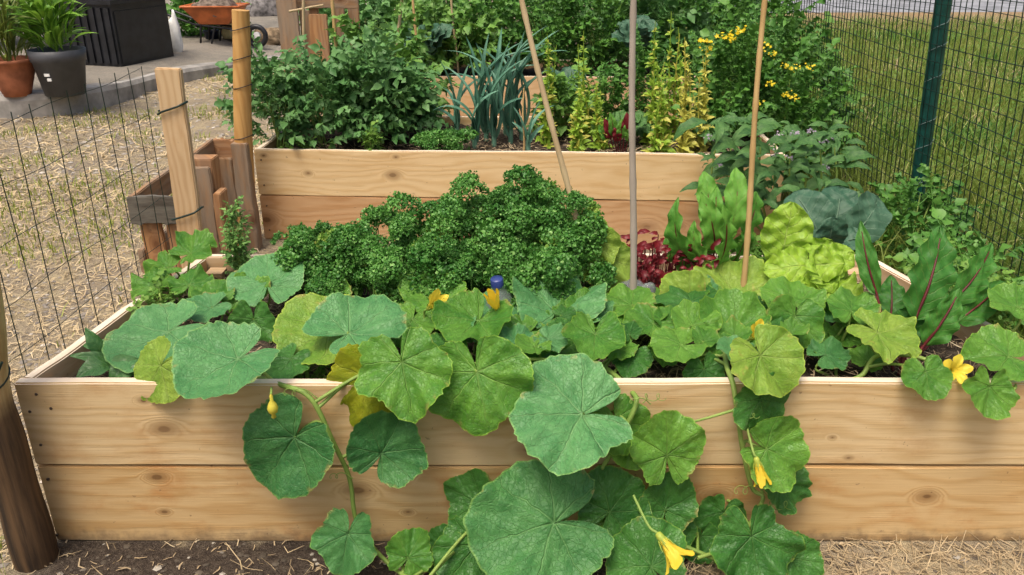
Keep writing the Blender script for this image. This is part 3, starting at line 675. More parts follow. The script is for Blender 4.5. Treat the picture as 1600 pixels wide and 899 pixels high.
for i, (ub, vb, ut, vt, wd, yy, lb) in enumerate([(478, 130, 474, 0, 5, 2.6, 'thin cane standing among the leftmost tomato leaves'), (529, 100, 519, 0, 6, 2.7, 'thin cane with a crosspiece near the grey pallet boards'),
    (622, 72, 628, 0, 6, 2.8, 'short pale cane above the tomato bush'), (652, 65, 645, 0, 4.5, 3.0, 'thin slanting cane left of the cabbage leaves'), (712, 75, 705, 0, 4, 4.4, 'thin tan cane above the leeks'), (818, 250, 818, 150, 3, 2.2, 'thin dark stick left of the slanting cane')]):
    cane_px(lb, ub, vb, yy, ut, vt, yy+.02, wd, [M['cane'], M['cane_tan']][i % 2], .38)
p = aty(452, 18, 2.62); q = aty(505, 8, 2.62); cane('thin twig tied across two canes', p, q, .006, M['cane'], 3, 'twig')

# ------------------------------------------------------------------ leaves
def squash_mesh(name, R, mat, seed, lobed=.5, cup=.1, wave=.05, droop=.12, sin_w=.42, fold=0.0):
    rg = np.random.default_rng(seed); nt, nr = 96, 18
    th = np.linspace(-np.pi, np.pi, nt+1); rr = np.append(np.linspace(.0, 1, nr)[1:], [.965, 1.0]); rr = np.sort(rr)[:-1]; nr = len(rr)
    step = 2*np.pi/7
    edge = .82+.18*np.cos(th)+lobed*.07*np.cos(5*th)+(.004+.022*lobed)*np.cos(7*th+rg.uniform(0, 6))+(.004+.016*lobed)*np.sin(rg.integers(19, 29)*th+rg.uniform(0, 6))+.04*np.sin(2*th+rg.uniform(0, 6))+.035*np.sin(3*th+rg.uniform(0, 6))+.025*np.sin(6*th+rg.uniform(0, 6))
    edge += rg.normal(0, .012, nt+1)
    a = np.pi-np.abs(th); edge *= 1-.88*np.exp(-(a/sin_w)**2)
    TH, RR = np.meshgrid(th, rr); E = edge[None]*RR
    X = E*np.sin(TH); Y = E*np.cos(TH); rho = E
    dth = (TH/step+100.5) % 1-.5
    ph = rg.uniform(0, 6, 6)
    cup = cup*rg.uniform(1.1, 1.9)+rg.uniform(-.03, .05); Z = cup*rho**2 + (.05*(np.abs(dth)*2)-.012)*rho*(1-.3*rho) + wave*1.75*rho**2.3*(np.sin(5*TH+ph[0])+.7*np.sin(8*TH+ph[1])+.45*np.sin(15*TH+ph[4]))
    Z += -droop*np.maximum(Y, 0)**2-droop*.5*X**2*np.sin(ph[2]) + fold*np.abs(X) + .055*np.sin(X*4.5+ph[3])*np.sin(Y*4+ph[5])-.10*np.maximum(rho-.7, 0)**1.5*(1+np.sin(2*TH+ph[4]))+.012*np.sin(X*17+ph[2])*np.sin(Y*19+ph[1])
    Z += rg.normal(0, .005, Z.shape)
    V = np.vstack([[0, 0, 0], np.stack([X, Y, Z], -1).reshape(-1, 3)])*R; UV = np.vstack([[0, 0], np.stack([X, Y], -1).reshape(-1, 2)])
    i = (1+np.arange(nr*(nt+1))).reshape(nr, nt+1)
    quad = np.stack([i[:-1, :-1], i[1:, :-1], i[1:, 1:], i[:-1, 1:]], -1).reshape(-1, 4)
    tri = np.stack([np.zeros(nt, int), i[0, :-1], i[0, 1:]], -1)
    U2 = np.vstack([[0, 0], np.stack([RR, 0*RR], -1).reshape(-1, 2)])
    return newmesh(name, V, [quad[:, ::-1], tri[:, ::-1]], mat, True, UV, U2)
def basis(o, xa, ya, za):
    return Matrix(((xa.x, ya.x, za.x, o.x), (xa.y, ya.y, za.y, o.y), (xa.z, ya.z, za.z, o.z), (0, 0, 0, 1)))
def normal_of(tilt, yaw):
    t = math.radians(tilt); y = math.radians(yaw); return Vector((math.sin(y)*math.sin(t), -math.cos(y)*math.sin(t), math.cos(t)))
def tube_obj(name, P, r, mat, parent, n=7):
    P = np.asarray([tuple(p) for p in P], float); V, F = tube_arrays(P, r, n); me = newmesh(name, V, F, mat)
    return link(name, me, parent, local(parent, Matrix.Identity(4)))

plants = [thing('squash_plant', 'squash vine sprawling over the left front of the large bed', 'squash plant', (-.55, .16, ZS)),
          thing('squash_plant', 'squash vine with the biggest leaves hanging over the middle of the board', 'squash plant', (.1, .16, ZS)),
          thing('squash_plant', 'squash vine right of the grey cane, hanging down to the straw', 'squash plant', (.55, .18, ZS)),
          thing('squash_plant', 'small yellowish squash vine near the right frame edge below the chard', 'squash plant', (.95, .2, ZS)),
          thing('squash_plant', 'small squash seedling with pale lobed leaves by the pale stake', 'squash plant', (-.85, .5, ZS))]
# vines: (plant, [(u,v,y)...], r)
VN = [(0, [(330, 590, .20), (400, 590, .10), (440, 602, .0), (485, 622, -.035), (520, 690, -.045), (546, 748, -.045), (556, 812, -.055), (580, 852, -.08), (618, 890, -.13), (660, 915, -.2)], .0062),
      (1, [(900, 555, .20), (945, 575, .09), (985, 610, .01), (993, 635, -.03), (960, 700, -.045), (942, 745, -.05), (985, 805, -.06), (1020, 832, -.07), (1090, 862, -.10), (1130, 880, -.12)], .0062),
      (2, [(1128, 520, .22), (1135, 570, .06), (1145, 600, .0), (1153, 650, -.03), (1160, 700, -.035), (1175, 762, -.04), (1192, 776, -.05), (1182, 800, -.06), (1150, 850, -.09), (1090, 872, -.12)], .0060),
      (3, [(1300, 600, .13), (1345, 588, .10), (1372, 556, .13), (1440, 560, .14), (1500, 590, .06), (1550, 605, .01)], .0058),
      (2, [(1150, 640, -.03), (1110, 652, -.035), (1080, 660, -.03)], .0035)]
vine_pts = []
for pi, pts, r in VN:
    P = smooth_path([aty(u, v, y) for u, v, y in pts], 7); vine_pts.append((pi, P))
    tube_obj('vine', P, np.linspace(r, r*.75, len(P)), M['vine'], plants[pi], 9)
# leaf: plant, u, v, y, Rpx, tipdeg, tilt, yaw, colour, lobed, cup, wave, droop, sinus
LV = [
 (0, 418, 446, .45, 72, 92, 50, 6, 'g', .1, .05, .02, .15, .30),
 (0, 264, 520, .20, 98, 203, 40, -12, 'g', .1, .10, .02, .05, .40),
 (0, 372, 563, .0, 100, 208, 20, -6, 'g', .1, .14, .02, .02, .40),
 (0, 522, 515, .20, 96, 205, 42, -10, 'y', .1, .06, .02, .1, .35),
 (0, 545, 518, .13, 92, 28, 42, 12, 'g', .15, .05, .03, .08, .36),
 (1, 628, 566, -.03, 88, 282, 50, 0, 'm', .9, .12, .07, .10, .30),
 (0, 575, 594, -.008, 86, 262, 80, -15, 'o', .2, .02, .04, .05, .35),
 (0, 596, 708, -.065, 74, 62, 70, 15, 'x', .2, .20, .04, .0, .32),
 (0, 460, 684, -.06, 98, 236, 74, -12, 'x', .1, .04, .02, .05, .36),
 (0, 545, 834, -.11, 62, 258, 58, -10, 'x', .9, .12, .06, .1, .30),
 (0, 637, 872, -.13, 46, 62, 55, 10, 'm', .9, .05, .06, .1, .30),
 (1, 676, 468, .33, 60, 88, 50, 5, 'm', .5, .15, .05, .1, .3),
 (1, 748, 500, .20, 72, 232, 46, -8, 'm', .5, .22, .07, .05, .35),
 (1, 645, 500, .25, 52, 240, 44, 0, 'm', .6, .12, .06, .1, .3),
 (1, 800, 478, .33, 64, 160, 35, -5, 'g', .3, .05, .05, .1, .3),
 (1, 745, 582, -.03, 98, 282, 64, -8, 'm', .5, .04, .06, .10, .25),
 (1, 868, 486, .30, 86, 80, 46, 5, 'g', .6, .08, .09, .15, .35),
 (1, 822, 520, .2, 46, 200, 40, 0, 'm', .4, .2, .06, .05, .3),
 (1, 930, 524, .13, 60, 265, 50, 0, 'm', .6, .28, .06, .0, .3),
 (1, 862, 560, .12, 74, 238, 50, 0, 'm', .4, .05, .05, .1, .3),
 (1, 910, 645, -.07, 118, 186, 30, 6, 'g', .45, .08, .05, .03, .34),
 (1, 962, 655, -.025, 62, 292, 62, 10, 'm', .3, .05, .04, .1, .35),
 (1, 1042, 712, -.065, 72, 92, 72, 5, 'm', .5, .10, .05, .05, .25),
 (1, 866, 818, -.15, 132, 196, 42, 2, 'x', .35, .06, .04, .04, .33),
 (1, 952, 800, -.095, 74, 55, 62, 8, 'd', .4, .1, .04, .05, .33),
 (1, 1040, 798, -.075, 60, 82, 62, 10, 'd', .4, .16, .04, .05, .3),
 (1, 750, 790, -.045, 60, 150, 60, -15, 'd', .8, .08, .06, .1, .3),
 (1, 745, 852, -.10, 84, 282, 50, 0, 'd', .9, .08, .07, .1, .3),
 (1, 700, 862, -.09, 50, 170, 45, -10, 'd', .9, .08, .07, .1, .3),
 (1, 1018, 886, -.19, 80, 130, 40, 0, 'd', .4, .08, .05, .1, .3),
 (2, 1174, 838, -.12, 80, 282, 58, 0, 'd', .9, .08, .07, .06, .24),
 (2, 1236, 872, -.12, 58, 300, 52, 10, 'd', .6, .08, .05, .1, .3),
 (2, 1198, 702, -.065, 68, 338, 64, 10, 'm', .3, .12, .05, .05, .3),
 (2, 1222, 758, -.045, 48, 340, 66, 20, 'd', .9, .15, .08, .05, .3),
 (2, 1188, 556, .01, 72, 305, 46, 8, 'y', .35, .06, .06, .1, .33),
 (2, 1188, 622, -.025, 62, 285, 76, 20, 'd', .4, .05, .05, .1, .3),
 (2, 1147, 516, .20, 66, 92, 50, 0, 'm', .5, .22, .06, .0, .3),
 (1, 1064, 540, .11, 56, 190, 28, 0, 'm', .4, .12, .05, .15, .3),
 (1, 1080, 472, .33, 66, 112, 40, 0, 'd', .4, -.10, .06, .25, .3),
 (1, 1075, 474, .38, 54, 140, 62, 0, 'y', .5, .05, .06, .1, .3),
 (2, 1152, 462, .42, 78, 128, 52, -10, 'y', .5, .05, .06, .05, .3),
 (1, 1022, 506, .22, 50, 192, 42, 0, 'm', .4, .22, .06, .05, .3),
 (1, 1082, 508, .20, 46, 50, 42, 0, 'm', .4, .22, .06, .05, .3),
 (1, 988, 476, .33, 56, 152, 36, 0, 'm', .4, .05, .06, .1, .3),
 (1, 990, 556, .10, 40, 250, 50, 0, 'd', .4, .05, .05, .1, .3),
 (1, 922, 374, .52, 56, 282, 70, -15, 'y', .3, .04, .05, .1, .3),
 (1, 946, 402, .50, 54, 285, 64, 10, 'y', .5, .04, .06, .1, .3),
 (1, 905, 350, .53, 42, 15, 25, 0, 'y', .5, .1, .12, .2, .3),
 (2, 1240, 474, .30, 60, 115, 40, 0, 'm', .3, .1, .05, .1, .3),
 (2, 1242, 494, .24, 56, 258, 62, 0, 'm', .4, .1, .05, .1, .3),
 (3, 1372, 520, .13, 64, 335, 46, 10, 'y', .9, .08, .08, .1, .3),
 (3, 1445, 582, -.005, 46, 285, 46, 0, 'm', .4, .1, .05, .1, .3),
 (3, 1545, 604, -.03, 48, 262, 64, 0, 'm', .8, .16, .07, .0, .3),
 (3, 1575, 560, .06, 66, 175, 42, 0, 'm', .6, .1, .06, .1, .3),
 (3, 1590, 480, .25, 50, 150, 40, 0, 'm', .6, .1, .06, .1, .3),
 (2, 1290, 556, .15, 42, 20, 40, 0, 'x', .6, .1, .06, .1, .3),
 (2, 1330, 488, .24, 50, 95, 42, 0, 'm', .5, .15, .06, .1, .3),
 (2, 1100, 578, .07, 42, 280, 60, 0, 'd', .4, .05, .05, .1, .3),
 (2, 1210, 520, .20, 40, 30, 50, 0, 'd', .4, .05, .05, .1, .3),
 (4, 240, 446, .50, 40, 150, 48, -10, 'm', .9, .12, .10, .1, .3),
 (4, 298, 396, .62, 44, 30, 46, -10, 'm', .9, .12, .10, .1, .3),
 (4, 262, 418, .58, 36, 190, 50, 0, 'm', .9, .12, .10, .1, .3),
 (4, 296, 446, .48, 40, 60, 44, 0, 'm', .9, .12, .10, .1, .3),
 (0, 336, 466, .40, 42, 150, 42, 0, 'm', .5, .1, .06, .1, .3),
 (0, 330, 480, .35, 46, 200, 40, -10, 'g', .4, .1, .05, .1, .3),
 (0, 384, 466, .42, 46, 100, 50, 0, 'm', .9, .1, .10, .1, .3),
 (0, 396, 500, .34, 50, 272, 72, 0, 'd', .3, .1, .05, .1, .3),
 (0, 520, 470, .40, 46, 140, 40, 0, 'm', .9, .1, .10, .1, .3),
 (0, 490, 480, .36, 40, 230, 40, 0, 'm', .9, .1, .10, .1, .3),
 (0, 252, 572, .012, 64, 232, 58, -20, 'y', .1, -.05, .03, .05, .3),
 (0, 290, 590, .045, 46, 262, 66, -10, 'd', .1, .05, .03, .05, .3),
 (0, 455, 562, .10, 46, 230, 45, 0, 'd', .3, .05, .03, .05, .3),
 (1, 700, 540, .12, 44, 250, 40, 0, 'd', .5, .05, .05, .05, .3),
 (1, 835, 548, .14, 44, 280, 45, 0, 'd', .5, .05, .05, .05, .3),
 (1, 968, 812, -.08, 56, 285, 62, 0, 'm', .3, .08, .04, .05, .3),
 (1, 1045, 826, -.07, 52, 285, 62, 0, 'd', .3, .08, .04, .05, .3),
 (2, 1130, 800, -.03, 48, 250, 72, 0, 'd', .3, .08, .04, .05, .3),
 (2, 1095, 838, -.05, 44, 260, 66, 0, 'd', .3, .08, .04, .05, .3),
 (1, 985, 690, -.03, 44, 270, 62, 0, 'm', .3, .08, .04, .05, .3),
]
rf_ = random.Random(77)
for k in range(95):
    u = rf_.uniform(600, 1360); v = rf_.uniform(448, 590); z_ = rf_.uniform(.41, .49); yq = atz(u, v, z_).y
    if yq < .06 or yq > .55: continue
    LV.append((1 if u < 1100 else 2, u, v, yq, rf_.uniform(22, 40), rf_.uniform(0, 360), rf_.uniform(30, 54), rf_.uniform(-15, 15), rf_.choice('mmymdmg'), rf_.uniform(.4, .9), rf_.uniform(.05, .25), .06, .1, .3))
for i, (pi, u, v, y, rp, tip, tilt, yaw, colr, lob, cup, wav, drp, sw) in enumerate(LV):
    if y > .03 and tilt <= 54 and colr != 'o': tilt = max(8, tilt-24)
    p = aty(u, v, y); n = normal_of(tilt, yaw).normalized(); a = math.radians(tip); wv = RT*math.cos(a)+UP*math.sin(a)
    fwd = (p-CAM).normalized(); tdir = wv-fwd*(n.dot(wv)/n.dot(fwd)); tdir.normalize(); xa = tdir.cross(n).normalized()
    me = squash_mesh('leaf', rp*.98*mpp(p), leafc[colr], 100+i, lob, cup, wav, drp, sw*.72, random.uniform(-.12, .20))
    o = link('leaf', me, plants[pi], local(plants[pi], basis(p, xa, tdir, n)))
    # petiole down to the nearest vine, or to the mulch
    best = None
    for vi, P in vine_pts:
        dd = np.linalg.norm(P-np.array(p), axis=1); j = dd.argmin()
        if best is None or dd[j] < best[0]: best = (dd[j], Vector(P[j]))
    if (v > 560 and best[0] < .34) or best[0] < .12: q = best[1]
    else: q = Vector((p.x+random.uniform(-.05, .05), max(.07, p.y+random.uniform(-.02, .08)), ZS-.01))
    m1 = p-n*.035-tdir*.02; m2_ = (m1+q)/2-n*.01+Vector((0, 0, .012))
    if q.y <= .03 or p.y < .03: m2_.y = min(m2_.y, -.012) if m2_.z < .44 else m2_.y
    tube_obj('petiole', smooth_path([p-n*.0005, m1, m2_, q], 5), np.linspace(.0026, .0042, 16), M['vine'], o, 6)

# squash blossoms, buds and a baby fruit (parts of their vine)
def blossom(pi, u, v, y, L, aim, openness, seed, name='flower'):
    p = aty(u, v, y); L = L*mpp(p); rg = np.random.default_rng(seed)
    nt, nr = 60, 12; th = np.linspace(0, 2*np.pi, nt+1); s = np.linspace(0, 1, nr+1)
    TH, S = np.meshgrid(th, s); lobe = np.abs(np.cos(2.5*TH))**.8
    r = L*(.10+.16*S+openness*S**2.2*(.25+.75*lobe)*.75); z = L*(S*(.62+.38*lobe) - openness*.45*S**3.0*lobe)
    r = r*(1+.06*np.sin(7*TH+1)*S); z = z+L*.03*np.sin(9*TH+2)*S**2
    V = np.stack([r*np.cos(TH), r*np.sin(TH), z], -1).reshape(-1, 3)+rg.normal(0, L*.008, ((nr+1)*(nt+1), 3))
    i = np.arange((nr+1)*(nt+1)).reshape(nr+1, nt+1); F = np.stack([i[:-1, :-1], i[:-1, 1:], i[1:, 1:], i[1:, :-1]], -1).reshape(-1, 4)
    ax = Vector(aim).normalized(); Q = ax.to_track_quat('Z', 'Y').to_matrix().to_4x4(); Q.translation = p
    o = link(name, newmesh(name, V, F, M['petal']), plants[pi], local(plants[pi], Q))
    mb = MB(); mb.lathe([(.001, -L*.22), (L*.10, -L*.18), (L*.12, -L*.05), (L*.115, L*.06), (L*.14, L*.16)], 12)
    for q in range(5):
        a = q*1.2566; mb.tube([(L*.12*math.cos(a), L*.12*math.sin(a), 0), (L*.19*math.cos(a), L*.19*math.sin(a), L*.18), (L*.22*math.cos(a), L*.22*math.sin(a), L*.34)], [L*.022, L*.018, L*.004], 5)
    mb.build('calyx', M['petalbase'], o)
    b = p-ax*L*.2; g = Vector((p.x, max(p.y, .08), ZS)) if p.z > .44 else p-ax*L*1.2+Vector((0, .03, -.0))
    tube_obj('stalk', smooth_path([b, b-ax*L*.4+Vector((0, 0, -.01)), g], 5), .003, M['vine'], o, 6)
blossom(1, 672, 480, .24, 38, (.45, -.5, .6), .26, 1); blossom(1, 777, 484, .22, 38, (-.25, -.3, .9), .08, 2)
blossom(2, 1176, 527, .10, 34, (.3, -.6, .7), .45, 3); blossom(3, 1484, 580, .03, 30, (.1, -.8, .6), .75, 4)
blossom(1, 1034, 842, -.235, 54, (.5, -.45, -.5), .35, 5); blossom(2, 1183, 722, -.09, 40, (.25, -.3, -.9), .12, 6)
p = aty(425, 630, -.10); mb = MB(); mb.lathe([(.001, .022), (.0035, .018), (.0035, .006), (.0085, -.002), (.0115, -.012), (.0095, -.021), (.004, -.027), (.0055, -.034), (.001, -.038)], 14)
mb.build('young_squash', foliage('young_squash_skin', (.55, .48, .04), (.68, .6, .08)), plants[0], True, local(plants[0], Matrix.Translation(p)))
tube_obj('stalk', [aty(424, 606, -.03), aty(424, 612, -.09), p+Vector((0, 0, .02))], .0026, M['vine'], plants[0])
# tendrils
def tendril(pi, u, v, y, sc_, seed):
    p = aty(u, v, y); rg = random.Random(seed); P = []
    for k in range(40):
        s = k/39; a = s*s*13+rg.random()*.02; R = .012*sc_*(1-s*.6)
        P.append((p.x+s*.05*sc_*(1 if seed % 2 else -1)+R*math.cos(a), p.y-.015*s+R*.3*math.sin(a), p.z+.02*sc_*math.sin(s*2)+R*math.sin(a)))
    tube_obj('tendril', P, np.linspace(.0014, .0006, 40), M['vine'], plants[pi], 5)
for i, (pi, u, v, y) in enumerate([(0, 545, 748, -.05), (1, 995, 630, -.035), (2, 1190, 776, -.05), (2, 1152, 655, -.035), (0, 486, 622, -.036), (2, 1185, 800, -.06), (1, 1010, 632, -.03)]): tendril(pi, u, v, y, .8+.3*(i % 3), i)

# generic blade ------------------------------------------------------------
def blade_mesh(name, W, mat, prof='ovate', bend=.4, fold=.15, ruffle=.06, rf=5, seed=0, nx=10, ny=18, teeth=0.0, pk=0.0):
    """unit length blade, chord along +Y, curling toward -Z at the tip for bend>0"""
    rg = np.random.default_rng(seed); s = np.linspace(0, 1, ny+1); x = np.linspace(-1, 1, nx+1)
    if prof == 'ovate': w = np.sin(np.pi*np.clip(s, 0, 1)**.75)**.75*(1-.1*s)
    elif prof == 'obovate': w = np.clip(np.sin(np.pi*s**1.25)**.7, .10, 1)
    elif prof == 'strap': w = np.minimum(1, .75+.25*s*4)*np.clip(1-s**4, 0, 1)**.8*(1-.35*s)
    elif prof == 'lance': w = np.sin(np.pi*s**.8)**1.1
    elif prof == 'spoon': w = np.where(s < .38, .13, .13+.87*np.sin(np.pi*np.clip((s-.38)/.62, 0, 1)**.8)**.75)
    elif prof == 'round': w = np.sqrt(np.clip(1-(2*s-1)**2, 0, 1))
    w = np.maximum(w, .012)
    ang = bend*(s-.5)*2; dy = np.cos(ang); dz = -np.sin(ang)
    cy = np.concatenate([[0], np.cumsum((dy[1:]+dy[:-1])/2)])/ny; cz = np.concatenate([[0], np.cumsum((dz[1:]+dz[:-1])/2)])/ny
    ch = math.hypot(cy[-1], cz[-1]); a0 = math.atan2(cz[-1], cy[-1]); c, sn = math.cos(-a0), math.sin(-a0)
    cy, cz = (c*cy-sn*cz)/ch, (sn*cy+c*cz)/ch
    X, S = np.meshgrid(x, s); ph = rg.uniform(0, 6, 4)
    ww = w[:, None]*(1+teeth*np.abs(X)*np.sin(S*60+ph[3]))*(1+.06*np.sin(S*7+ph[2]))
    PX = X*ww*W/2; PZ = cz[:, None]+fold*np.abs(X)*ww*W/2+ruffle*W*np.abs(X)**1.6*np.sin(S*rf*6.283+ph[0]+np.sign(X)*ph[1])*np.minimum(1, w[:, None]*1.5)+.02*W*np.sin(X*5+S*9+ph[2])+pk*W*(np.sin(X*6.1+ph[1]+4*S)*np.sin(S*19+ph[0]+3*np.abs(X))+.7*np.sin(X*11+ph[2]-7*S)*np.sin(S*31+ph[3]+2*X))*np.minimum(1, w[:, None]*1.3)
    PY = np.broadcast_to(cy[:, None], X.shape)+0*X
    V = np.stack([PX, PY, PZ], -1).reshape(-1, 3)+rg.normal(0, .006*W, ((nx+1)*(ny+1), 3)); UV = np.stack([X, S], -1).reshape(-1, 2)
    i = np.arange((nx+1)*(ny+1)).reshape(ny+1, nx+1); F = np.stack([i[:-1, :-1], i[:-1, 1:], i[1:, 1:], i[1:, :-1]], -1).reshape(-1, 4)
    return newmesh(name, V, F, mat, True, UV)
def put_blade(parent, me, b, tp, face=None, name='leaf', sx=1.0):
    """scale unit blade from b to tp; face = direction its upper side looks"""
    b = Vector(b); tp = Vector(tp); d = tp-b; L = d.length; ya = d/L
    f = Vector(face) if face is not None else Vector((0, -.5, .8))
    za = f-ya*f.dot(ya)
    if za.length < 1e-3: za = Vector((0, -1, .01))-ya*Vector((0, -1, .01)).dot(ya)
    za.normalize(); xa = ya.cross(za)
    return link(name, me, parent, local(parent, basis(b, xa*L*sx, ya*L, za*L)))

# chard, beet --------------------------------------------------------------
def stemmed(parent, b, tp, W, matl, face, seed, start=.35, bend=.35, r=.005, prof='ovate', ruffle=.07, rf=3, mats=None):
    b = Vector(b); tp = Vector(tp); d = tp-b; m = b+d*start
    L = (tp-m).length
    o = put_blade(parent, blade_mesh('leaf', W/L, matl, prof, bend, .12, ruffle, rf, seed, 14, 24, 0.0, .024), m, tp, face)
    f = Vector(face); dn = d.normalized(); f = (f-dn*f.dot(dn)).normalized()
    sg = L*bend/4
    P = [b, b+d*start*.5, m]+[m+(tp-m)*q+f*(sg*4*q*(1-q)+.0015) for q in (.3, .6, .85)]
    tube_obj('stalk', smooth_path(P, 4), np.linspace(r, r*.25, 21), mats or M['redstem'], o, 7)
t = thing('chard_plant', 'dark green chard with thick red stalks at the right of the front bed', 'chard', atz(1395, 600, ZS))
bs = Vector((aty(1395, 590, .16).x, .16, ZS))
for i, (ub, vb, ut, vt, y0, y1, wp, st_, face) in enumerate([
    (1405, 588, 1470, 352, .15, .34, 80, .36, (.1, -1, .35)), (1395, 585, 1345, 345, .17, .36, 36, .5, (-.7, -.7, .3)), (1412, 590, 1500, 450, .14, .20, 54, .36, (.2, -.8, .6)),
    (1388, 590, 1392, 430, .20, .38, 44, .5, (-.2, -.8, .5)), (1415, 585, 1550, 380, .18, .42, 54, .5, (.4, -.8, .5)), (1400, 590, 1430, 470, .2, .26, 60, .35, (0, -.8, .5)),
    (1410, 590, 1570, 440, .2, .38, 50, .5, (.3, -.7, .7)), (1392, 592, 1330, 470, .2, .3, 60, .45, (-.4, -.7, .6))]):
    b = aty(ub, vb, y0); b.z = ZS; tp = aty(ut, vt, y1); stemmed(t, b, tp, wp*mpp(tp), M['chard'], face, 300+i, st_, .3, .0065 if i in (0, 2) else .0045, ruffle=.085, rf=4)
t = thing('beet_plant', 'bright green beet with dark red stems before the middle bed', 'beet', atz(1115, 440, ZS))
for i, (ut, vt, wp, y1, face) in enumerate([(1060, 308, 62, .62, (-.3, -.9, .4)), (1100, 268, 58, .70, (-.1, -.9, .4)), (1095, 300, 70, .58, (0, -.9, .4)), (1150, 262, 60, .70, (.2, -.9, .5)), (1130, 320, 66, .54, (.1, -.9, .5)),
    (1182, 300, 56, .66, (.4, -.8, .5)), (1048, 345, 52, .60, (-.5, -.8, .4)), (1170, 345, 60, .56, (.4, -.8, .5)), (1085, 345, 60, .54, (-.2, -.8, .6)), (1205, 340, 46, .62, (.5, -.7, .5)), (1120, 290, 60, .66, (0, -.9, .5))]):
    b = aty(1118+random.uniform(-14, 14), 425, .60+random.uniform(-.06, .06)); b.z = ZS; tp = aty(ut, vt, y1+random.uniform(-.07, .07)); stemmed(t, b, tp, wp*.66*mpp(tp), M['beet'], (face[0]*2.2+random.uniform(-.5, .5), face[1], face[2]), 330+i, .40, random.uniform(.3, .9), .0042, ['ovate', 'obovate'][i % 2], ruffle=.14, rf=4)
# red leaf seedlings
t = thing('red_leaf_plant', 'low row of crimson leaf beet seedlings behind the grey cane', 'red seedlings', atz(1040, 440, ZS))
rl = [blade_mesh('leaf', .42, M['redleaf'], 'ovate', .9, .3, .16, 3, 350+i, 4, 7) for i in range(4)]
for i in range(270):
    u = random.uniform(968, 1118); y = random.uniform(.50, .70); b = aty(u, 430, y); b.z = ZS; h = random.uniform(.04, .17)
    a = random.uniform(0, 6.28); c = b+Vector((random.uniform(-.01, .01), 0, h)); L = random.uniform(.018, .04); tp = c+Vector((math.cos(a)*L, math.sin(a)*L*.8-.004, random.uniform(-.6, .8)*L)); put_blade(t, rl[i % 4], c, tp, (math.cos(a)*.2, -.7, .6))
    if i % 2 == 0: tube_obj('stem', [b, c], .0013, M['redstem'], t, 4)
# lettuce
t = thing('lettuce', 'pale yellow-green lettuce with broad wavy leaves in the front bed', 'lettuce', atz(1260, 470, ZS))
for i, (ub, vb, ut, vt, yb, yt, wp, face, bend) in enumerate([
    (1215, 428, 1238, 316, .50, .52, 84, (-.15, -1, .25), .25), (1320, 412, 1192, 424, .42, .44, 66, (0, -.75, .7), .25), (1245, 440, 1335, 395, .48, .44, 62, (.2, -.7, .8), .6), (1265, 435, 1345, 480, .46, .34, 74, (.2, -.75, .7), .5),
    (1250, 440, 1300, 375, .50, .50, 70, (.1, -.9, .5), .4), (1245, 440, 1215, 385, .52, .54, 60, (-.3, -.9, .4), .4), (1262, 440, 1262, 405, .46, .40, 84, (0, -.6, .8), .7), (1262, 440, 1290, 455, .44, .36, 70, (.2, -.6, .8), .5)]):
    b = aty(ub, vb, yb); tp = aty(ut, vt, yt); L = (tp-b).length
    put_blade(t, blade_mesh('leaf', wp*mpp(tp)/L, M['lettuce'], 'obovate' if i in (0,) else 'round', bend, .1, .15 if i else .07, 5, 370+i, 20, 30, 0.0, .030), b, tp, face)
# smooth leaved plant in the left corner
t = thing('young_plant', 'young plant with smooth dark leaves in the near left bed corner', 'plant', atz(170, 580, ZS))
for i, (ub, vb, ut, vt, yb, yt, wp, face) in enumerate([(178, 570, 118, 592, .12, .06, 42, (-.2, -.6, .8)), (165, 560, 133, 512, .16, .17, 24, (.4, -.8, .3)), (180, 568, 108, 556, .14, .12, 20, (-.1, -.6, .8)), (215, 560, 172, 600, .12, .07, 44, (0, -.7, .7)), (225, 560, 235, 598, .12, .07, 44, (.1, -.7, .7)), (170, 560, 150, 540, .2, .22, 26, (0, -.7, .7)), (200, 555, 128, 540, .18, .2, 26, (0, -.5, .8))]):
    b = aty(ub, vb, yb); tp = aty(ut, vt, yt); L = (tp-b).length; put_blade(t, blade_mesh('leaf', wp*mpp(tp)/L, M['pepper'], 'ovate', .5, .25, .04, 2, 390+i), b, tp, face)
b0 = aty(178, 570, .14); tube_obj('stem', [Vector((b0.x, b0.y, ZS-.01)), b0], .003, M['vine'], t)

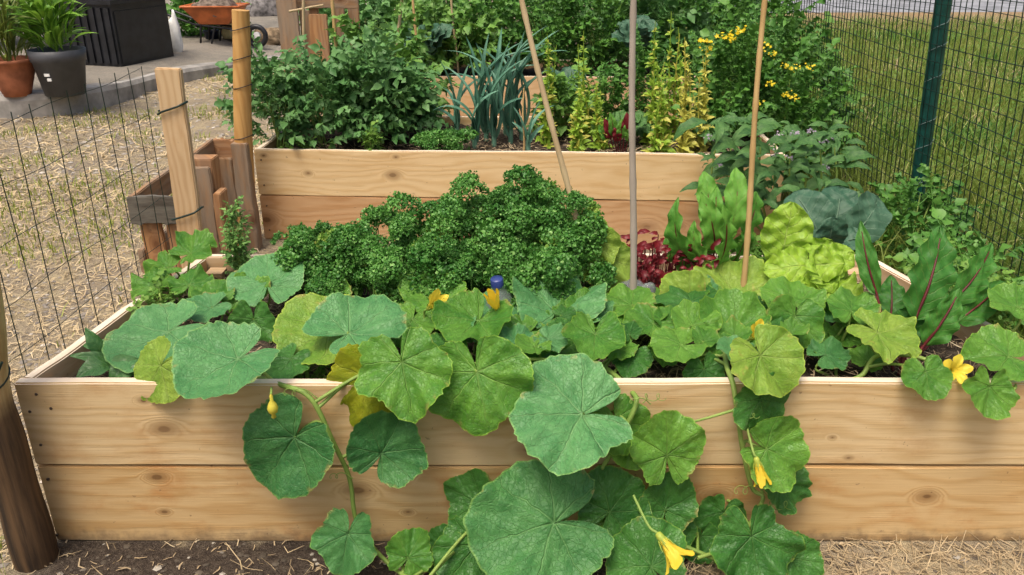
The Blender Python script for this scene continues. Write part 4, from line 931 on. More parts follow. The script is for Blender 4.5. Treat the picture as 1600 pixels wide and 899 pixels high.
# parsley ------------------------------------------------------------------
def curl_mesh(seed, n=150, R=.044, sz=.0088, mat='parsley'):
    rg = np.random.default_rng(seed); Vs = []; Fs = []; off = 0; g = np.array([(i, j) for j in (-1, 0, 1) for i in (-1, 0, 1)], float)
    for q in range(n):
        d = rg.normal(0, 1, 3); d[2] = abs(d[2])*1.0+.15; d /= np.linalg.norm(d); rr = R*rg.uniform(.7, 1.12)*(1+.18*math.sin(d[0]*5+seed)*math.sin(d[1]*6+seed*2))
        c = d*rr*np.array([1, 1, .75]); nn = d+rg.normal(0, .75, 3); nn /= np.linalg.norm(nn); a = np.cross(nn, rg.normal(0, 1, 3)); a /= np.linalg.norm(a); b = np.cross(nn, a)
        k1, k2 = rg.normal(0, 1.1, 2); s = sz*rg.uniform(.6, 1.25)
        h = k1*g[:, 0]**2*.6+k2*g[:, 1]**2*.6+rg.normal(0, .28, 9)
        shrink = np.where(np.abs(g).sum(1) == 2, .72, 1.0)
        V = c+s*.6*((g[:, :1]*a+g[:, 1:]*b)*shrink[:, None]+h[:, None]*nn); Vs.append(V)
        Fs.append(np.array([[0, 1, 4, 3], [1, 2, 5, 4], [3, 4, 7, 6], [4, 5, 8, 7]])+off); off += 9
    # little stems to the centre base
    P = [(0, 0, -.09), (0.004, 0, -.04), (0, 0, .012)]; V, F = tube_arrays(P, [.0018, .0015, .001], 4); Vs.append(V); Fs.append(F+off)
    return newmesh('frond', np.concatenate(Vs), np.concatenate(Fs), M[mat])
curls = [curl_mesh(500+i) for i in range(7)]; curls_old = [curl_mesh(520+i, mat='parsley_old') for i in range(2)]
def mound(label, prof, yc, yd, n, plant_x, seed, scl=1.0, vb=450, name='parsley_plant', meshes=None, zb=ZS):
    """prof: list of (u, vtop) silhouette at depth yc"""
    rg = random.Random(seed); us = [p[0] for p in prof]; t = thing(name, label, 'parsley', (aty(plant_x, 400, yc).x, yc, zb)); meshes = meshes or curls
    tops = [(aty(u, v, yc).x, aty(u, v, yc).z) for u, v in prof]; xs_ = [q[0] for q in tops]; zs_ = [q[1] for q in tops]
    for q in range(max(3, int(n/2.9))):
        x = rg.uniform(xs_[0], xs_[-1]); ht = (np.interp(x, xs_, zs_)-zb-.035)*rg.uniform(.82, 1.08); f = rg.uniform(-1, .9); yy = yc+f*yd
        shell = math.sqrt(max(0, 1-f*f*.85)); z = max(zb+.03, zb+ht*shell*(1-(rg.random()**2)*.6)); pr_ = rg.uniform(.022, .058)*scl; c = Vector((x, yy, z))
        out = Vector((rg.uniform(-.5, .5), f*.8-.3, .4+.8*shell)).normalized(); old = rg.random() < .10
        tube_obj('stem', smooth_path([Vector((x*.75+t.location.x*.25+rg.uniform(-.03, .03), yc+f*yd*.4, zb-.01)), Vector((x, yy, zb+(z-zb)*.5)), c], 4), np.linspace(.0026, .0012, 9), M['herb'], t, 4)
        for k in range(rg.randint(3, 5)):
            d = (out+Vector((rg.gauss(0, .75), rg.gauss(0, .75), rg.gauss(0, .55)))).normalized(); pos = c+d*pr_*rg.uniform(.5, 1.0); pos.z = max(pos.z, zb+.015)
            nr_ = (d+out*.6).normalized(); Q = nr_.to_track_quat('Z', 'Y').to_matrix().to_4x4() @ Matrix.Rotation(rg.uniform(0, 6.28), 4, 'Z'); s = scl*rg.uniform(.38, .95)
            link('frond', rg.choice(curls_old if old and k % 2 else meshes), t, local(t, Matrix.Translation(pos) @ Q @ Matrix.Scale(s, 4)))
    return t
mound('low curly parsley clump at the left end of the row', [(432, 372), (470, 342), (510, 335), (545, 350)], .60, .09, 60, 490, 1)
mound('curly parsley plant second from the left, darker and denser', [(520, 400), (555, 318), (610, 304), (660, 318), (690, 340)], .58, .13, 120, 605, 2)
mound('curly parsley with drooping stems in the middle of the row', [(670, 340), (690, 290), (730, 288), (780, 300), (800, 330)], .60, .13, 110, 740, 3)
mound('tallest curly parsley plant beside the slanting cane', [(770, 310), (800, 262), (830, 258), (880, 272), (915, 300), (935, 350)], .60, .14, 150, 850, 4)
mound('short parsley tuft in front of the row, left of the blue bottle cap', [(600, 378), (640, 362), (690, 368), (740, 380)], .45, .08, 66, 670, 5)
mound('short parsley tuft in front of the tallest parsley plant', [(785, 380), (815, 352), (880, 362), (915, 390)], .45, .08, 76, 840, 6)
mound('small arching parsley sprig right of the slanting cane', [(900, 292), (920, 284), (942, 305)], .62, .03, 9, 920, 7, .8)
mound('straggly parsley with thin bare stalks left of the row', [(500, 420), (530, 398), (580, 400), (610, 420)], .48, .07, 40, 560, 8, .8)

# plants built of many copies of a few leaf meshes ----------------------------
def compound_mesh(seed, mat, n=7, L=.17, lw=.040, curl=.6, lob=.38):
    rg = np.random.default_rng(seed); Vs = []; Fs = []; off = 0
    s = np.linspace(0, 1, 7); P = np.stack([.01*np.sin(s*3+seed), s*L, -curl*.35*L*s**2+.25*L*s], 1)
    V, F = tube_arrays(P, np.linspace(.0022, .0010, 7), 4); Vs.append(V); Fs.append(F); off = len(V)
    lst = [(1.0, 0, 1.15)]
    for q in range((n-1)//2):
        f = .92-q*.28
        for sd_ in (-1, 1): lst.append((f-rg.uniform(0, .07), sd_, 1.0-.12*q))
        if q < 2:
            for sd_ in (-1, 1): lst.append((f-.16, sd_, .38))
    for f, sd_, sc_ in lst:
        c = np.array([np.interp(f, s, P[:, j]) for j in range(3)])
        a = rg.normal(0, .15) if sd_ == 0 else sd_*rg.uniform(.9, 1.35)
        d = np.array([math.sin(a), math.cos(a), -.25-rg.uniform(0, curl)]); d /= np.linalg.norm(d)
        sd = np.cross(d, [0, 0, 1]); sd /= np.linalg.norm(sd); nn = np.cross(sd, d); ll = lw*1.5*sc_*rg.uniform(.8, 1.2); tw = rg.normal(0, .4)
        sd, nn = sd*math.cos(tw)+nn*math.sin(tw), nn*math.cos(tw)-sd*math.sin(tw)
        rows = 6; W = [.12, .75, 1.0, .62, .55, .04]
        V = []
        for r in range(rows):
            fr_ = r/(rows-1); wd = lw*.5*sc_*W[r]*(1+rg.normal(0, lob))
            for xx in (-1, 0, 1): V.append(c+d*ll*fr_+sd*wd*xx+nn*(abs(xx)*wd*rg.uniform(.1, .7)-ll*curl*.45*fr_**2+rg.normal(0, .002)))
        i = np.arange(rows*3).reshape(rows, 3); F = np.stack([i[:-1, :-1], i[:-1, 1:], i[1:, 1:], i[1:, :-1]], -1).reshape(-1, 4)
        Vs.append(np.array(V)); Fs.append(F+off); off += len(V)
    return newmesh('leaf', np.concatenate(Vs), np.concatenate(Fs), mat)
tomA = [compound_mesh(600+i, M['tomato']) for i in range(5)]; tomB = [compound_mesh(620+i, M['tomato2'], 7, .15, .038) for i in range(4)]
herbA = [compound_mesh(640+i, M['darkherb'], 9, .13, .026, .4) for i in range(4)]
weedA = [compound_mesh(660+i, M['weed'], 7, .09, .022, .4) for i in range(3)]
paleA = [compound_mesh(670+i, M['herb'], 9, .08, .012, .3) for i in range(3)]
def bush(name, label, cat, base, R, H, meshes, n, seed, scl=1.0, stems=5, stem_mat=None, group=None, droop=0.0, zfill=.15):
    """leaves through an ellipsoidal crown, denser towards its outside, on branching stems"""
    rg = random.Random(seed); base = Vector(base); t = thing(name, label, cat, base, group); tips = []
    for k in range(stems):
        a = rg.uniform(0, 6.28); rr = rg.uniform(.2, .8); tip = Vector((R[0]*rr*math.cos(a), R[1]*rr*math.sin(a), H*rg.uniform(.6, .95)))
        tube_obj('stem', smooth_path([base+Vector((rg.uniform(-.02, .02), rg.uniform(-.02, .02), -.01)), base+tip*.5+Vector((0, 0, .03)), base+tip], 4), np.linspace(.006, .002, 9), stem_mat or M['vine'], t, 5)
    for k in range(n):
        th = rg.uniform(0, 6.28); w_ = rg.uniform(zfill, 1); rad = math.sqrt(max(.05, 1-(w_*1.0-.35)**2/.55))*rg.uniform(.55, 1)**.6 if w_ > .35 else rg.uniform(.4, 1)
        rad *= (1+.25*math.sin(th*3+seed))*rg.uniform(.8, 1.15)
        pos = Vector((R[0]*rad*math.cos(th), R[1]*rad*math.sin(th), H*w_*rg.uniform(.82, 1.14)*(1+.10*math.sin(th*2+seed*1.7))))
        out = Vector((pos.x/R[0], pos.y/R[1], .2+w_*.7-droop)) + Vector((rg.uniform(-.5, .5), rg.uniform(-.5, .5), rg.uniform(-.3, .3)))
        ya = out.normalized(); up = Vector((rg.uniform(-.4, .4), rg.uniform(-.6, .1), 1)); za = (up-ya*up.dot(ya)).normalized(); xa = ya.cross(za); s = scl*rg.uniform(.65, 1.25)
        L = .13*s
        link('leaf', rg.choice(meshes), t, Matrix.Translation(pos-ya*L*.6) @ basis(Vector((0, 0, 0)), xa*s, ya*s, za*s))
    return t
def bx_(u, v, y, z): p = aty(u, v, y); return (p.x, y, z)
G = 'tomato plants in the middle bed'
bush('tomato_plant', 'tomato plant leftmost in the middle bed, beside the ochre post', 'tomato plant', bx_(430, 150, 2.36, .385), (.17, .17), .40, tomA, 170, 11, .68, group=G)
bush('tomato_plant', 'dark tomato plant second from the ochre post', 'tomato plant', bx_(500, 150, 2.40, .385), (.20, .20), .40, tomA, 190, 12, .72, group=G)
bush('tomato_plant', 'blue-green tomato plant in the middle of the tomato group', 'tomato plant', bx_(580, 150, 2.46, .385), (.22, .2), .42, tomA, 210, 13, .75, group=G)
bush('tomato_plant', 'tomato plant rightmost, next to the bare board behind the leeks', 'tomato plant', bx_(622, 150, 2.46, .385), (.12, .16), .34, tomA, 120, 14, .75, group=G)
bush('tomato_plant', 'yellowish tomato bush behind, below the short pale cane', 'tomato plant', bx_(600, 100, 2.76, .385), (.26, .15), .50, tomB, 210, 15, .8, group=G)
bush('tomato_plant', 'tomato bush in the far bed above the bare board and leeks', 'tomato plant', bx_(700, 60, 4.40, .385), (.30, .16), .46, tomB, 170, 16, 1.0, zfill=.25)
for i, (u, y, H, R, ms, lb) in enumerate([(560, 4.5, .50, .3, tomA, 'tall leafy bush in the far bed behind the tomato group'), (660, 4.6, .48, .28, tomB, 'leafy green bush in the far bed behind the cabbage'), (770, 4.6, .55, .32, herbA, 'dark feathery bush in the far bed above the leeks'),
    (860, 4.5, .60, .34, herbA, 'dark feathery bush behind the top of the slanting cane'), (940, 4.6, .55, .32, herbA, 'dark bush just left of the grey cane in the far bed'), (1020, 4.7, .60, .32, tomA, 'broad green bush just right of the grey cane, far bed'), (1100, 4.6, .55, .32, herbA, 'dark bush in the far bed behind the yellow flowers')]):
    bush('leafy_bush', lb, 'bush', bx_(u, 60, y, .385), (R, .26), H, ms, 150, 30+i, 1.25)
for i, (u, y, H, R, lb) in enumerate([(600, 6.6, .95, .5, 'far green shrub behind the beds at the top left of centre'), (760, 6.8, 1.0, .55, 'far green shrub at the top centre behind the feathery bushes'), (920, 6.7, 1.05, .55, 'far green shrub at the top behind the grey cane'), (1080, 6.8, 1.0, .5, 'far green shrub at the top right behind yellow blossoms')]):
    bush('shrub', lb, 'shrub', bx_(u, 40, y, .0), (R, .4), H, [herbA, tomA][i % 2], 240, 50+i, 1.7)

# yellow-flowered bushes right
def dots(parent, pts, r, mat, seed, name='flower_cluster'):
    rg = np.random.default_rng(seed)
    for p in pts:
        mb = MB()
        for q in range(14):
            c = rg.normal(0, r*1.3, 3)*np.array([1, 1, .6]); a = rg.uniform(0, 6.28); n_ = rg.normal(0, .4, 3)+np.array([0, -.5, .8]); n_ /= np.linalg.norm(n_)
            t1_ = np.cross(n_, [1, 0.3, 0]); t1_ /= np.linalg.norm(t1_); t2_ = np.cross(n_, t1_); s = r*rg.uniform(.5, 1)
            V = [c+n_*s*.1]+[c+s*(1 if k_ % 2 else .45)*(t1_*math.cos(a+k_*.6283)+t2_*math.sin(a+k_*.6283))+n_*s*.3 for k_ in range(10)]
            mb.add(V, [[0, 1+k_, 1+(k_+1) % 10] for k_ in range(10)])
        mb.build(name, mat, parent, True, local(parent, Matrix.Translation(p)))
def bright(u, v, y): return aty(u, v, y)
t = bush('flowering_bush', 'dense leafy bush with yellow blossoms around the tan cane', 'bush', bx_(1150, 120, 2.62, .385), (.20, .18), .48, herbA, 190, 70, .95)
dots(t, [bright(u, v, 2.45) for u, v in [(1130, 60), (1155, 47), (1100, 65), (1105, 78), (1143, 58)]], .014, M['yellowflower'], 3)
t = bush('flowering_bush', 'leafy bush with small yellow blossoms against the right fence', 'bush', bx_(1230, 150, 2.60, .0), (.24, .24), .80, herbA, 240, 71, 1.0, zfill=.25)
dots(t, [bright(u, v, 2.36) for u, v in [(1195, 72), (1207, 85), (1225, 103), (1240, 106), (1265, 106), (1203, 130), (1240, 152), (1230, 148), (1184, 160)]], .010, M['yellowflower'], 4)
bush('leafy_bush', 'dark leafy bush at the right end of the middle bed', 'bush', bx_(1120, 190, 2.45, .385), (.14, .16), .24, herbA, 90, 72, .85)
bush('leafy_bush', 'green weeds climbing behind the yellow blossoms near the fence corner', 'bush', bx_(1190, 60, 3.4, .0), (.30, .3), 1.05, herbA, 240, 73, 1.15, zfill=.3)
bush('leafy_bush', 'weedy bush between middle and far bed beside the mesh fence', 'bush', bx_(1250, 120, 3.6, .0), (.3, .4), .65, tomB, 150, 74, 1.1, zfill=.2)

# bolted lettuce spikes
sp_l = [blade_mesh('leaf', .34, M['bolted'], 'lance', .5, .3, .1, 3, 700+i, 4, 7) for i in range(3)]; sp_y = [blade_mesh('leaf', .34, M['bolted2'], 'lance', .5, .3, .1, 3, 710+i, 4, 7) for i in range(3)]
def spike(label, u, vb, vt, y, yellow, seed, n=75, wid=.05, lean=0.0):
    rg = random.Random(seed); b = aty(u, vb, y); b.z = .385; tp = aty(u+lean, vt, y); t = thing('bolted_lettuce', label, 'lettuce', b, 'bolted lettuces in the middle bed'); H = (tp-b).z; pool = sp_y if yellow else sp_l+sp_y[:1]
    for q in range(5):
        f_ = 1.0 if q == 0 else rg.uniform(.45, .92); bb = b+Vector((rg.uniform(-.03, .03), rg.uniform(-.03, .03), 0)); tq = b+(tp-b)*f_+Vector((rg.uniform(-.05, .05), rg.uniform(-.05, .05), 0)) if q else tp
        P = smooth_path([bb, bb+(tq-bb)*.5+Vector((rg.uniform(-.02, .02), 0, 0)), tq], 6); tube_obj('stem', P, np.linspace(.0065, .0015, len(P)), M['bolted2'] if (yellow or q == 2) else M['bolted'], t, 5)
        for k in range(int(n*(.5 if q == 0 else .26)*f_)):
            f = rg.random(); j = f*(len(P)-1); c = Vector(P[int(j)]); a = rg.uniform(0, 6.28); L = wid*(1.5-1.0*f)*rg.uniform(.35, 1.25); e = rg.uniform(-.5, 1.3)
            tip = c+Vector((math.cos(a)*math.cos(e), math.sin(a)*math.cos(e), math.sin(e)))*L; put_blade(t, rg.choice(pool), c, tip, (math.cos(a)*-.3, -.6, .8), sx=rg.uniform(.7, 1.3))
for i, (u, vb, vt, y, yel, ln, lb) in enumerate([(853, 235, 75, 2.42, 0, 2, 'green bolted lettuce spike touching the slanting cane'), (910, 235, 70, 2.38, 0, 2, 'slim yellow-green bolted lettuce spike left of the grey cane'), (900, 238, 160, 2.24, 0, 8, 'short bushy bolted lettuce below the slim spike'), (938, 238, 150, 2.3, 0, -6, 'short bolted lettuce just left of the grey cane'),
    (1018, 238, 55, 2.40, 0, 6, 'tall green bolted lettuce just right of the grey cane'), (1045, 238, 40, 2.52, 0, 4, 'tallest yellow-green bolted lettuce behind its neighbours'), (1066, 238, 80, 2.24, 1, 4, 'bright yellow bolted lettuce spike, the palest of the row'), (1090, 238, 95, 2.28, 1, 14, 'yellow bolted lettuce spike at the right end of the row'), (1030, 238, 120, 2.22, 0, -4, 'leafy bolted lettuce low in front of the tall green one')]):
    spike(lb, u, vb, vt-22, y, yel, 720+i, 230, .046, ln)
for i, (u, y, H, R, ms, lb) in enumerate([(880, 2.62, .26, .12, tomB, 'yellowish weedy greens behind the slanting cane foot'), (945, 2.68, .30, .12, herbA, 'green weeds behind the slim bolted spike'), (1005, 2.70, .42, .10, herbA, 'leafy greens behind the tall bolted lettuces'), (1075, 2.72, .42, .13, herbA, 'leafy greens behind the palest bolted lettuce')]):
    bush('leafy_greens', lb, 'greens', bx_(u, 150, y, .385), (R, .10), H, ms, 90, 750+i, .75, 3)
# leeks
lk = [blade_mesh('leaf', .085, M['leek'], 'strap', .25, .7, .0, 2, 740, 4, 16), blade_mesh('leaf', .10, M['leek'], 'strap', .75, .7, .0, 2, 741, 4, 16), blade_mesh('leaf', .09, M['leek'], 'strap', 1.25, .6, .0, 2, 742, 4, 18)]
def leek(label, u, vb, y, tips, seed):
    rg = random.Random(seed); b = aty(u, vb, y); b.z = .385; t = thing('leek', label, 'leek', b, 'leeks in the middle bed')
    tube_obj('shank', [b, b+Vector((0, 0, .05)), b+Vector((0, 0, .10))], [.013, .012, .011], M['leek'], t, 8)
    for i, (ut, vt) in enumerate(tips):
        yy = y+rg.uniform(-.10, .12); ut = u+(ut-u)*1.3; tp = aty(ut+rg.uniform(-14, 14), vt+rg.uniform(-16, 8), yy); bb = b+Vector((rg.uniform(-.006, .006), rg.uniform(-.006, .006), rg.uniform(.03, .09)))
        L = (tp-bb).length; s = max(.8, .036/(.09*L))*rg.uniform(.7, 1.25); put_blade(t, lk[0 if abs(ut-u) < 25 else 1 if abs(ut-u) < 55 else 2], bb, tp, (-(ut-u)*.012, -.3, .9), sx=s)
leek('leek at the left of the row, blades arching over the bare board', 742, 232, 2.36, [(700, 150), (712, 118), (730, 95), (758, 110), (690, 185), (735, 130), (775, 140)], 1)
leek('leek with the tallest blue-green blades', 772, 234, 2.38, [(772, 55), (790, 62), (752, 92), (812, 100), (760, 75), (800, 150), (745, 140)], 2)
leek('leek crossing behind the slanting cane', 798, 235, 2.44, [(840, 48), (800, 85), (855, 70), (785, 105), (820, 120), (830, 85)], 3)
leek('young leek just left of the slanting cane foot', 825, 238, 2.22, [(815, 172), (852, 175), (832, 150), (840, 190), (812, 195)], 4)
leek('leek at the back of the row, only upper blades showing', 790, 220, 2.6, [(770, 70), (800, 60), (820, 80), (750, 85), (835, 95)], 5)
leek('leek far left of the row with low spreading blades', 715, 232, 2.5, [(690, 140), (668, 190), (725, 110), (745, 125), (700, 95), (680, 165)], 6)
leek('leek in the thick of the row with crossing blades', 760, 230, 2.5, [(715, 80), (745, 62), (770, 48), (795, 75), (735, 100), (825, 90), (780, 120), (700, 130)], 7)
leek('leek behind the slanting cane with pale drooping tips', 815, 232, 2.5, [(850, 60), (868, 85), (825, 60), (790, 70), (805, 100), (845, 110), (780, 130)], 8)
# parsley and small greens along the middle bed's front board
mound('low parsley tuft along the top of the middle bed board', [(645, 228), (680, 214), (715, 208), (740, 226)], 2.24, .05, 26, 690, 21, 1.3, zb=.385)
bush('celery_plant', 'bright green celery sprig hanging over the middle board', 'celery', bx_(578, 225, 2.2, .385), (.07, .06), .12, weedA, 26, 80, .8, 3)
bush('weed', 'small green weed on the soil below the dark tomato', 'weed', bx_(480, 228, 2.2, .385), (.12, .05), .08, weedA, 26, 81, .7, 2)
bush('weed', 'feathery pale weed rising at the back left corner of front bed', 'weed', (aty(372, 400, .72).x, .72, ZS), (.045, .05), .22, paleA, 70, 82, .8, 4)
bush('weed', 'low pale weed on the mulch behind the rounded grey-green leaf', 'weed', (aty(505, 440, .52).x, .52, ZS), (.07, .07), .12, paleA, 50, 83, .8, 4)
bush('weed', 'low green weed under the left leaves at bed edge', 'weed', (aty(250, 470, .45).x, .45, ZS), (.07, .1), .09, weedA, 30, 84, .6, 3)
bush('weed', 'small weed in shade beneath the drooping stalk', 'weed', (aty(470, 570, .12).x, .12, ZS), (.10, .04), .06, weedA, 30, 85, .5, 3)
bush('weed', 'leafy weeds at the foot of the thin tan cane', 'weed', (aty(1190, 420, .62).x, .62, ZS), (.08, .08), .16, weedA, 60, 86, .7, 4)
bush('weed', 'weeds beside the chard along the right board', 'weed', (aty(1520, 470, .45).x, .45, ZS), (.12, .12), .14, weedA, 60, 87, .8, 4)
bush('weed', 'tall weeds on the ground between chard and mesh fence', 'weed', (1.36, .75, 0), (.14, .25), .42, weedA, 130, 88, 1.1, 5)
bush('weed', 'dark weeds at the foot of the green fence post', 'weed', (1.72, 1.75, 0), (.20, .3), .34, herbA, 130, 89, 1.0, 5)
bush('weed', 'broad weeds outside the bed below the mesh, right of the chard', 'weed', (1.55, 1.05, 0), (.18, .25), .36, herbA, 120, 98, 1.0, 5)
# borage and cabbage between the beds on the right
t = thing('borage_plant', 'sprawling borage with grey-lilac flowers at the right end of the middle bed', 'borage', (1.25, 1.85, 0))
bl = [blade_mesh('leaf', .36, M['borage'], 'lance', .9, .3, .08, 3, 760+i, 6, 10) for i in range(4)]
rg = random.Random(9)
for k in range(210):
    u = rg.uniform(1105, 1320); v = rg.uniform(195, 330)+(u-1200)*.12; y = rg.uniform(1.55, 2.0) if u < 1250 else rg.uniform(1.6, 2.3); b = aty(u, v, y); a = rg.uniform(0, 6.28); L = rg.uniform(.07, .16)
    if b.z < .05: continue
    put_blade(t, bl[k % 4], b, b+Vector((math.cos(a)*L, math.sin(a)*L*.5-.03, rg.uniform(-.6, .35)*L)), (rg.uniform(-.3, .3), -.5, .9))
for k in range(9):
    u = 1120+k*23; tube_obj('stem', smooth_path([Vector((1.2+.04*(k % 3), 1.9, 0)), aty(u, 290, 1.86)-Vector((0, 0, .03)), aty(u, 215+8*(k % 3), 1.86)], 5), np.linspace(.007, .003, 11), M['vine'], t, 6)
dots(t, [aty(u, v, 1.80) for u, v in [(1215, 210), (1240, 208), (1268, 205), (1285, 222), (1298, 215), (1265, 235), (1212, 240), (1290, 262), (1110, 215), (1125, 258), (1240, 245)]], .008, M['lilac'], 8)
t = thing('cabbage_plant', 'big blue-green cabbage leaves beyond the lettuce', 'cabbage', (1.15, 1.35, 0))
for i, (ub, vb, ut, vt, yb, yt, wp, face, bend) in enumerate([(1315, 388, 1372, 308, 1.2, 1.32, 70, (.3, -.9, .5), .6), (1300, 376, 1312, 292, 1.4, 1.55, 66, (0, -.6, .8), .5), (1290, 385, 1240, 300, 1.25, 1.4, 70, (-.3, -.7, .6), .7), (1285, 390, 1300, 340, 1.1, 1.05, 60, (0, -.5, .8), .6), (1300, 390, 1352, 372, 1.2, 1.15, 50, (.2, -.5, .8), .6)]):
    b = aty(ub, vb, yb); tp = aty(ut, vt, yt); stemmed(t, b, tp, wp*mpp(tp), M['cabbage'], face, 780+i, .12, bend, .006, 'round', .05, 3, M['cabbage'])
    if i == 0: tube_obj('stem', [Vector((b.x, b.y, 0)), b], .014, M['cabbage'], t)
def cabbage(label, u, v, y, z, n, R, seed, mat='cabbage'):
    rg = random.Random(seed); b = aty(u, v, y); b.z = z; t = thing('cabbage_plant', label, 'cabbage', b); top = aty(u, v, y).z-z
    tube_obj('stem', [b, b+Vector((0, 0, top*.7))], .012, M[mat], t)
    for k in range(n):
        a = k*2.4+rg.random()*.5; f = .5+.5*rg.random(); tip = b+Vector((math.cos(a)*R*f, math.sin(a)*R*f, top*(.75+.35*(1-f)+rg.uniform(-.1, .15)))); c = b+Vector((0, 0, top*rg.uniform(.35, .6)))
        stemmed(t, c, tip, R*rg.uniform(.6, .9), M[mat], (math.cos(a)*-.3, -.5, .8), seed*20+k, .25, .6, .005, 'round', .08, 3, M['cabbage'])
cabbage('grey-green cabbage in the far bed behind the tomato bush', 670, 28, 4.25, .385, 11, .22, 41)
cabbage('grey-green cabbage at the top behind the grey cane', 1000, 18, 4.15, .385, 10, .2, 42)
cabbage('dark cabbage low beside the grey cane in the middle bed', 985, 180, 2.4, .385, 9, .15, 43, 'borage')
cabbage('broad-leaved plant by the bare far board, behind the slanting cane', 880, 110, 3.9, .0, 10, .2, 44)
cabbage('dark broad-leaved plant under the flowering bush', 1118, 190, 2.3, .385, 8, .12, 45, 'borage')
t = thing('beet_plant', 'small beet with purple-red stems at the foot of the bolted lettuce', 'beet', bx_(960, 225, 2.3, .385))
for i in range(7):
    b = aty(958+i*3, 232, 2.28); b.z = .385; tp = aty(935+i*9, 195-10*(i % 3), 2.26); stemmed(t, b, tp, .05, M['redleaf'] if i % 2 else M['beet'], (0, -.8, .5), 800+i, .4, .4, .003)

# bottles in the bed
def bottle(label, u, v, y, tiltx, tilty, capmat):
    p = aty(u, v, y); t = thing('plastic_bottle', label, 'bottle', p); Q = Matrix.Rotation(tiltx, 4, 'X') @ Matrix.Rotation(tilty, 4, 'Y')
    mb = MB(); mb.lathe([(.001, -.20), (.036, -.20), (.038, -.19), (.038, -.13), (.036, -.125), (.038, -.12), (.038, -.06), (.030, -.035), (.015, -.015), (.0125, -.004), (.0125, .006)], 20); mb.build('bottle_body', M['clear'], t, True, Q)
    mb = MB(); mb.lathe([(.0165, -.004), (.0165, .014), (.0150, .0165), (.0001, .0165)], 24); mb.build('cap', capmat, t, True, Q)
bottle('clear plastic bottle with a blue cap among parsley stalks', 777, 444, .33, .15, -.1, M['blue'])
bottle('clear plastic bottle tipped over beside the grey cane', 1012, 452, .42, 1.0, .6, M['clear'])

# ------------------------------------------------------------------ patio things
p = atz(28, 149, ZP)
t = thing('terracotta_pot', 'wide terracotta pot at the left edge on the patio', 'pot', p)
s = mpp(p); mb = MB(); mb.lathe([(.001, 0), (19*s, 0), (24*s, 14*s), (31*s, 34*s), (33*s, 50*s), (36*s, 51*s), (36*s, 56*s), (32*s, 56*s), (31*s, 48*s), (.001, 46*s)], 28); mb.build('pot_body', M['terracotta'], t)
p2 = atz(103, 147, ZP); s2_ = mpp(p2)
t = thing('grey_pot', 'dark grey plastic pot beside the terracotta pot', 'pot', p2)
mb = MB(); mb.lathe([(.001, 0), (29*s2_, 0), (37*s2_, 50*s2_), (39*s2_, 51*s2_), (41*s2_, 68*s2_), (38*s2_, 68*s2_), (37*s2_, 62*s2_), (.001, 60*s2_)], 32); mb.build('pot_body', M['greypot'], t)
mb = MB(); mb.box((-4*s2_, -34.5*s2_, 34*s2_), (8*s2_, 2*s2_, 4*s2_)); mb.box((-2*s2_, -34*s2_, 27*s2_), (6*s2_, 2*s2_, 4*s2_)); mb.build('price_sticker', M['white'], t, False)
def strap_plant(label, p, h, R, n, mat, seed, wid=.14, cat='potted plant'):
    rg = random.Random(seed); t = thing('potted_plant', label, cat, p); ms = [blade_mesh('leaf', wid, mat, 'lance', .6, .35, .03, 2, seed*10+i, 4, 8) for i in range(3)]
    for k in range(n):
        a = rg.uniform(0, 6.28); e = rg.uniform(.15, 1.35); c = Vector(p)+Vector((math.cos(a)*R*.45*rg.random(), math.sin(a)*R*.45*rg.random(), h*rg.random()*.75)); L = h*rg.uniform(.35, .6)
        tip = c+Vector((math.cos(a)*math.cos(e), math.sin(a)*math.cos(e), math.sin(e)))*L; put_blade(t, rg.choice(ms), c, tip, (0, -.4, 1))
    for k in range(6): tube_obj('stem', [Vector(p), Vector(p)+Vector((rg.uniform(-.1, .1), rg.uniform(-.1, .1), h*.8))], .008, mat, t, 5)
strap_plant('bright green lily-like plant growing in the grey pot', p2+Vector((0, 0, 62*s2_)), .52, .36, 150, foliage('lily_leaf', (.07, .20, .02), (.22, .40, .05), None, .25, .4, 10), 91, .16)
strap_plant('spiky olive yucca-like plant in the terracotta pot', p+Vector((0, 0, 46*s)), .62, .34, 120, foliage('yucca_leaf', (.07, .12, .02), (.20, .25, .05), (.30, .24, .08), .2, .45, 10), 92, .10)
# storage box
pc = atz(190, 105, ZP); pr = atz(272, 88, ZP); dl = (pr-pc); dl.z = 0; Lr = dl.length; dxv = dl.normalized(); dyv = Vector((-dxv.y, dxv.x, 0))
t = thing('storage_box', 'black plastic garden storage box on the patio', 'storage box', pc); Lb = .62; Hb = 92*mpp(pc)
Mx = Matrix(((dxv.x, dyv.x, 0, 0), (dxv.y, dyv.y, 0, 0), (0, 0, 1, 0), (0, 0, 0, 1)))
mb = MB(); mb.box((Lr/2, Lb/2, Hb/2), (Lr, Lb, Hb)); mb.build('box_body', M['black'], t, False, Mx)
for k in range(7): mb = MB(); mb.box((-.009, .05+.085*k, Hb*.5), (.016, .05, Hb*.9)); mb.build('slat', M['black'], t, False, Mx)
mb = MB(); mb.box((Lr*.5, -.004, Hb*.47), (Lr*.94, .008, Hb*.84)); mb.build('front_panel', M['black'], t, False, Mx)
mb = MB(); mb.box((Lr/2, Lb/2, Hb+.022), (Lr+.05, Lb+.05, .042)); mb.build('lid', M['black'], t, False, Mx)
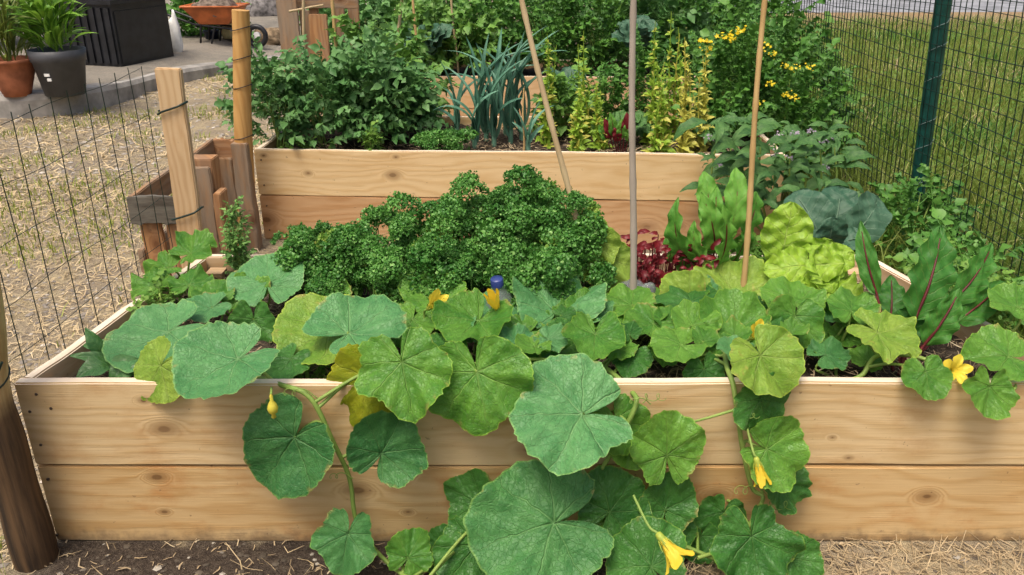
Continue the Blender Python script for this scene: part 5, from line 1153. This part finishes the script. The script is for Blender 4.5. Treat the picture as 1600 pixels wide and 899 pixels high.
def sack(name, label, cat, c, size, mat, seed):
    bm = bmesh.new(); bmesh.ops.create_icosphere(bm, subdivisions=3, radius=1); rg = random.Random(seed); ph = [rg.uniform(0, 6) for _ in range(6)]
    for v in bm.verts:
        q = v.co.copy(); f = 1+.16*math.sin(q.x*4+ph[0])*math.sin(q.y*5+ph[1])+.10*math.sin(q.z*9+ph[2]+q.x*6)
        v.co = Vector((q.x*size[0]*f, q.y*size[1]*f, max(-.55, q.z*f)*size[2]+.55*size[2]))
    me = bpy.data.meshes.new(name); bm.to_mesh(me); bm.free(); me.materials.append(mat)
    for p_ in me.polygons: p_.use_smooth = True
    o = link(name, me); o.location = c; return tag(o, label, cat)
zt2 = pc.z+Hb+.044
def onlid(fx, fy): return pc+dxv*Lr*fx+dyv*Lb*fy+Vector((0, 0, Hb+.044))
sack('folded_cloth', 'crumpled black cloth on the left of the storage box lid', 'cloth', onlid(.25, .5), (.22, .2, .09), M['black'], 1)
sack('folded_cloth', 'purple and white cloth on the right of the storage box lid', 'cloth', onlid(.72, .4), (.16, .14, .10), M['purple'], 2)
sack('small_bag', 'small pale yellow bag on the storage box lid', 'bag', onlid(.50, .35), (.06, .06, .10), M['yellowbag'], 3)
sack('plastic_sack', 'pale sack just behind the storage box', 'sack', pr+Vector((.12, 1.6, 0)), (.13, .13, .62), M['yellowbag'], 4)
sack('plastic_bag', 'white plastic bag slumped against the right end of storage box', 'bag', atz(279, 84, ZP*.9), (.055, .06, .26), M['white'], 5)
# wheelbarrow
wb = atz(345, 72, .12); t = thing('wheelbarrow', 'orange wheelbarrow parked beyond the ochre post', 'wheelbarrow', wb); s = mpp(wb)
def fr(z0, hx, hy): return [(-hx, -hy, z0), (hx, -hy, z0), (hx, hy, z0), (-hx, hy, z0)]
V = np.array(fr(34*s, 22*s, 18*s)+fr(60*s, 42*s, 30*s)+fr(60*s, 39*s, 27*s)+fr(38*s, 19*s, 15*s)); F = [[3, 2, 1, 0]]
for L0 in (0, 4, 8): F += [[L0+k, L0+(k+1) % 4, L0+4+(k+1) % 4, L0+4+k] for k in range(4)]
F += [[12, 13, 14, 15]]; mb = MB(); mb.add(V, F)
mb.build('tray', M['orange'], t, False)
mb = MB(); mb.tube([(x*s, y*s, z*s) for x, y, z in [(-43, -30.5, 60), (43, -30.5, 60), (43, 30.5, 60), (-43, 30.5, 60), (-43, -30.5, 60)]], 1.8*s, 6); mb.build('tray_rim', M['orange'], t)
for sy in (-1, 1):
    mb = MB(); mb.tube([(-78*s, sy*20*s, 52*s), (-30*s, sy*18*s, 34*s), (30*s, sy*12*s, 26*s), (55*s, sy*5*s, 15*s)], 1.8*s, 8); mb.build('handle', M['black'], t)
    mb = MB(); mb.tube([(-20*s, sy*18*s, 34*s), (-24*s, sy*20*s, 2*s), (-8*s, sy*20*s, 2*s), (0, sy*16*s, 30*s)], 1.6*s, 8); mb.build('leg', M['black'], t)
a = np.linspace(0, 6.2832, 25); mb = MB(); mb.tube([(58*s+14*s*math.cos(q), 0, 15*s+14*s*math.sin(q)) for q in a], 4*s, 8); wh = mb.build('wheel', M['black'], t)
mb = MB(); mb.tube([(58*s, -4*s, 15*s), (58*s, 4*s, 15*s)], 6*s, 12); mb.build('hub', M['white'], wh)
pb = atz(333, 70, .10); mb = MB(); q = mpp(pb); mb.lathe([(.001, 0), (9*q, 0), (11*q, 20*q), (12*q, 20*q), (12*q, 22*q), (10*q, 22*q), (9*q, 4*q), (.001, 4*q)], 20)
o = mb.build('bucket', plain('dark_blue_plastic', (.01, .02, .05), .4), None); o.location = pb; tag(o, 'small dark blue bucket under the orange wheelbarrow', 'bucket')
sack('soil_heap', 'grey-brown heap of garden waste in the orange wheelbarrow', 'garden waste', wb+Vector((0, 0, 40*s)), (36*s, 24*s, 22*s), plain('garden_waste', (.14, .11, .09), .9, .6, 20, .2, .6), 6)
bush('shrub', 'dark evergreen shrub left of the wheelbarrow', 'shrub', (atz(305, 72, .1).x, atz(305, 72, .1).y+.5, .05), (.40, .3), .75, herbA, 200, 95, 1.8)
bush('shrub', 'dark shrub behind the pots at the upper left', 'shrub', atz(60, 70, ZP), (1.0, .5), 1.2, herbA, 240, 96, 2.6)
for i, (u, v, c) in enumerate([(415, 20, 'grey'), (425, 55, 'brown')]): 
    q = atz(u, v+18, .03); sack('rubble_heap', ['grey rubble heap beyond the ochre post', 'low brown litter heap beside the rubble'][i], 'heap', q, (.35-.1*i, .3, .35-.2*i), plain('rubble_'+c, [(.16, .15, .15), (.22, .16, .10)][i], .9, .6, 14, .2, .8), 20+i)
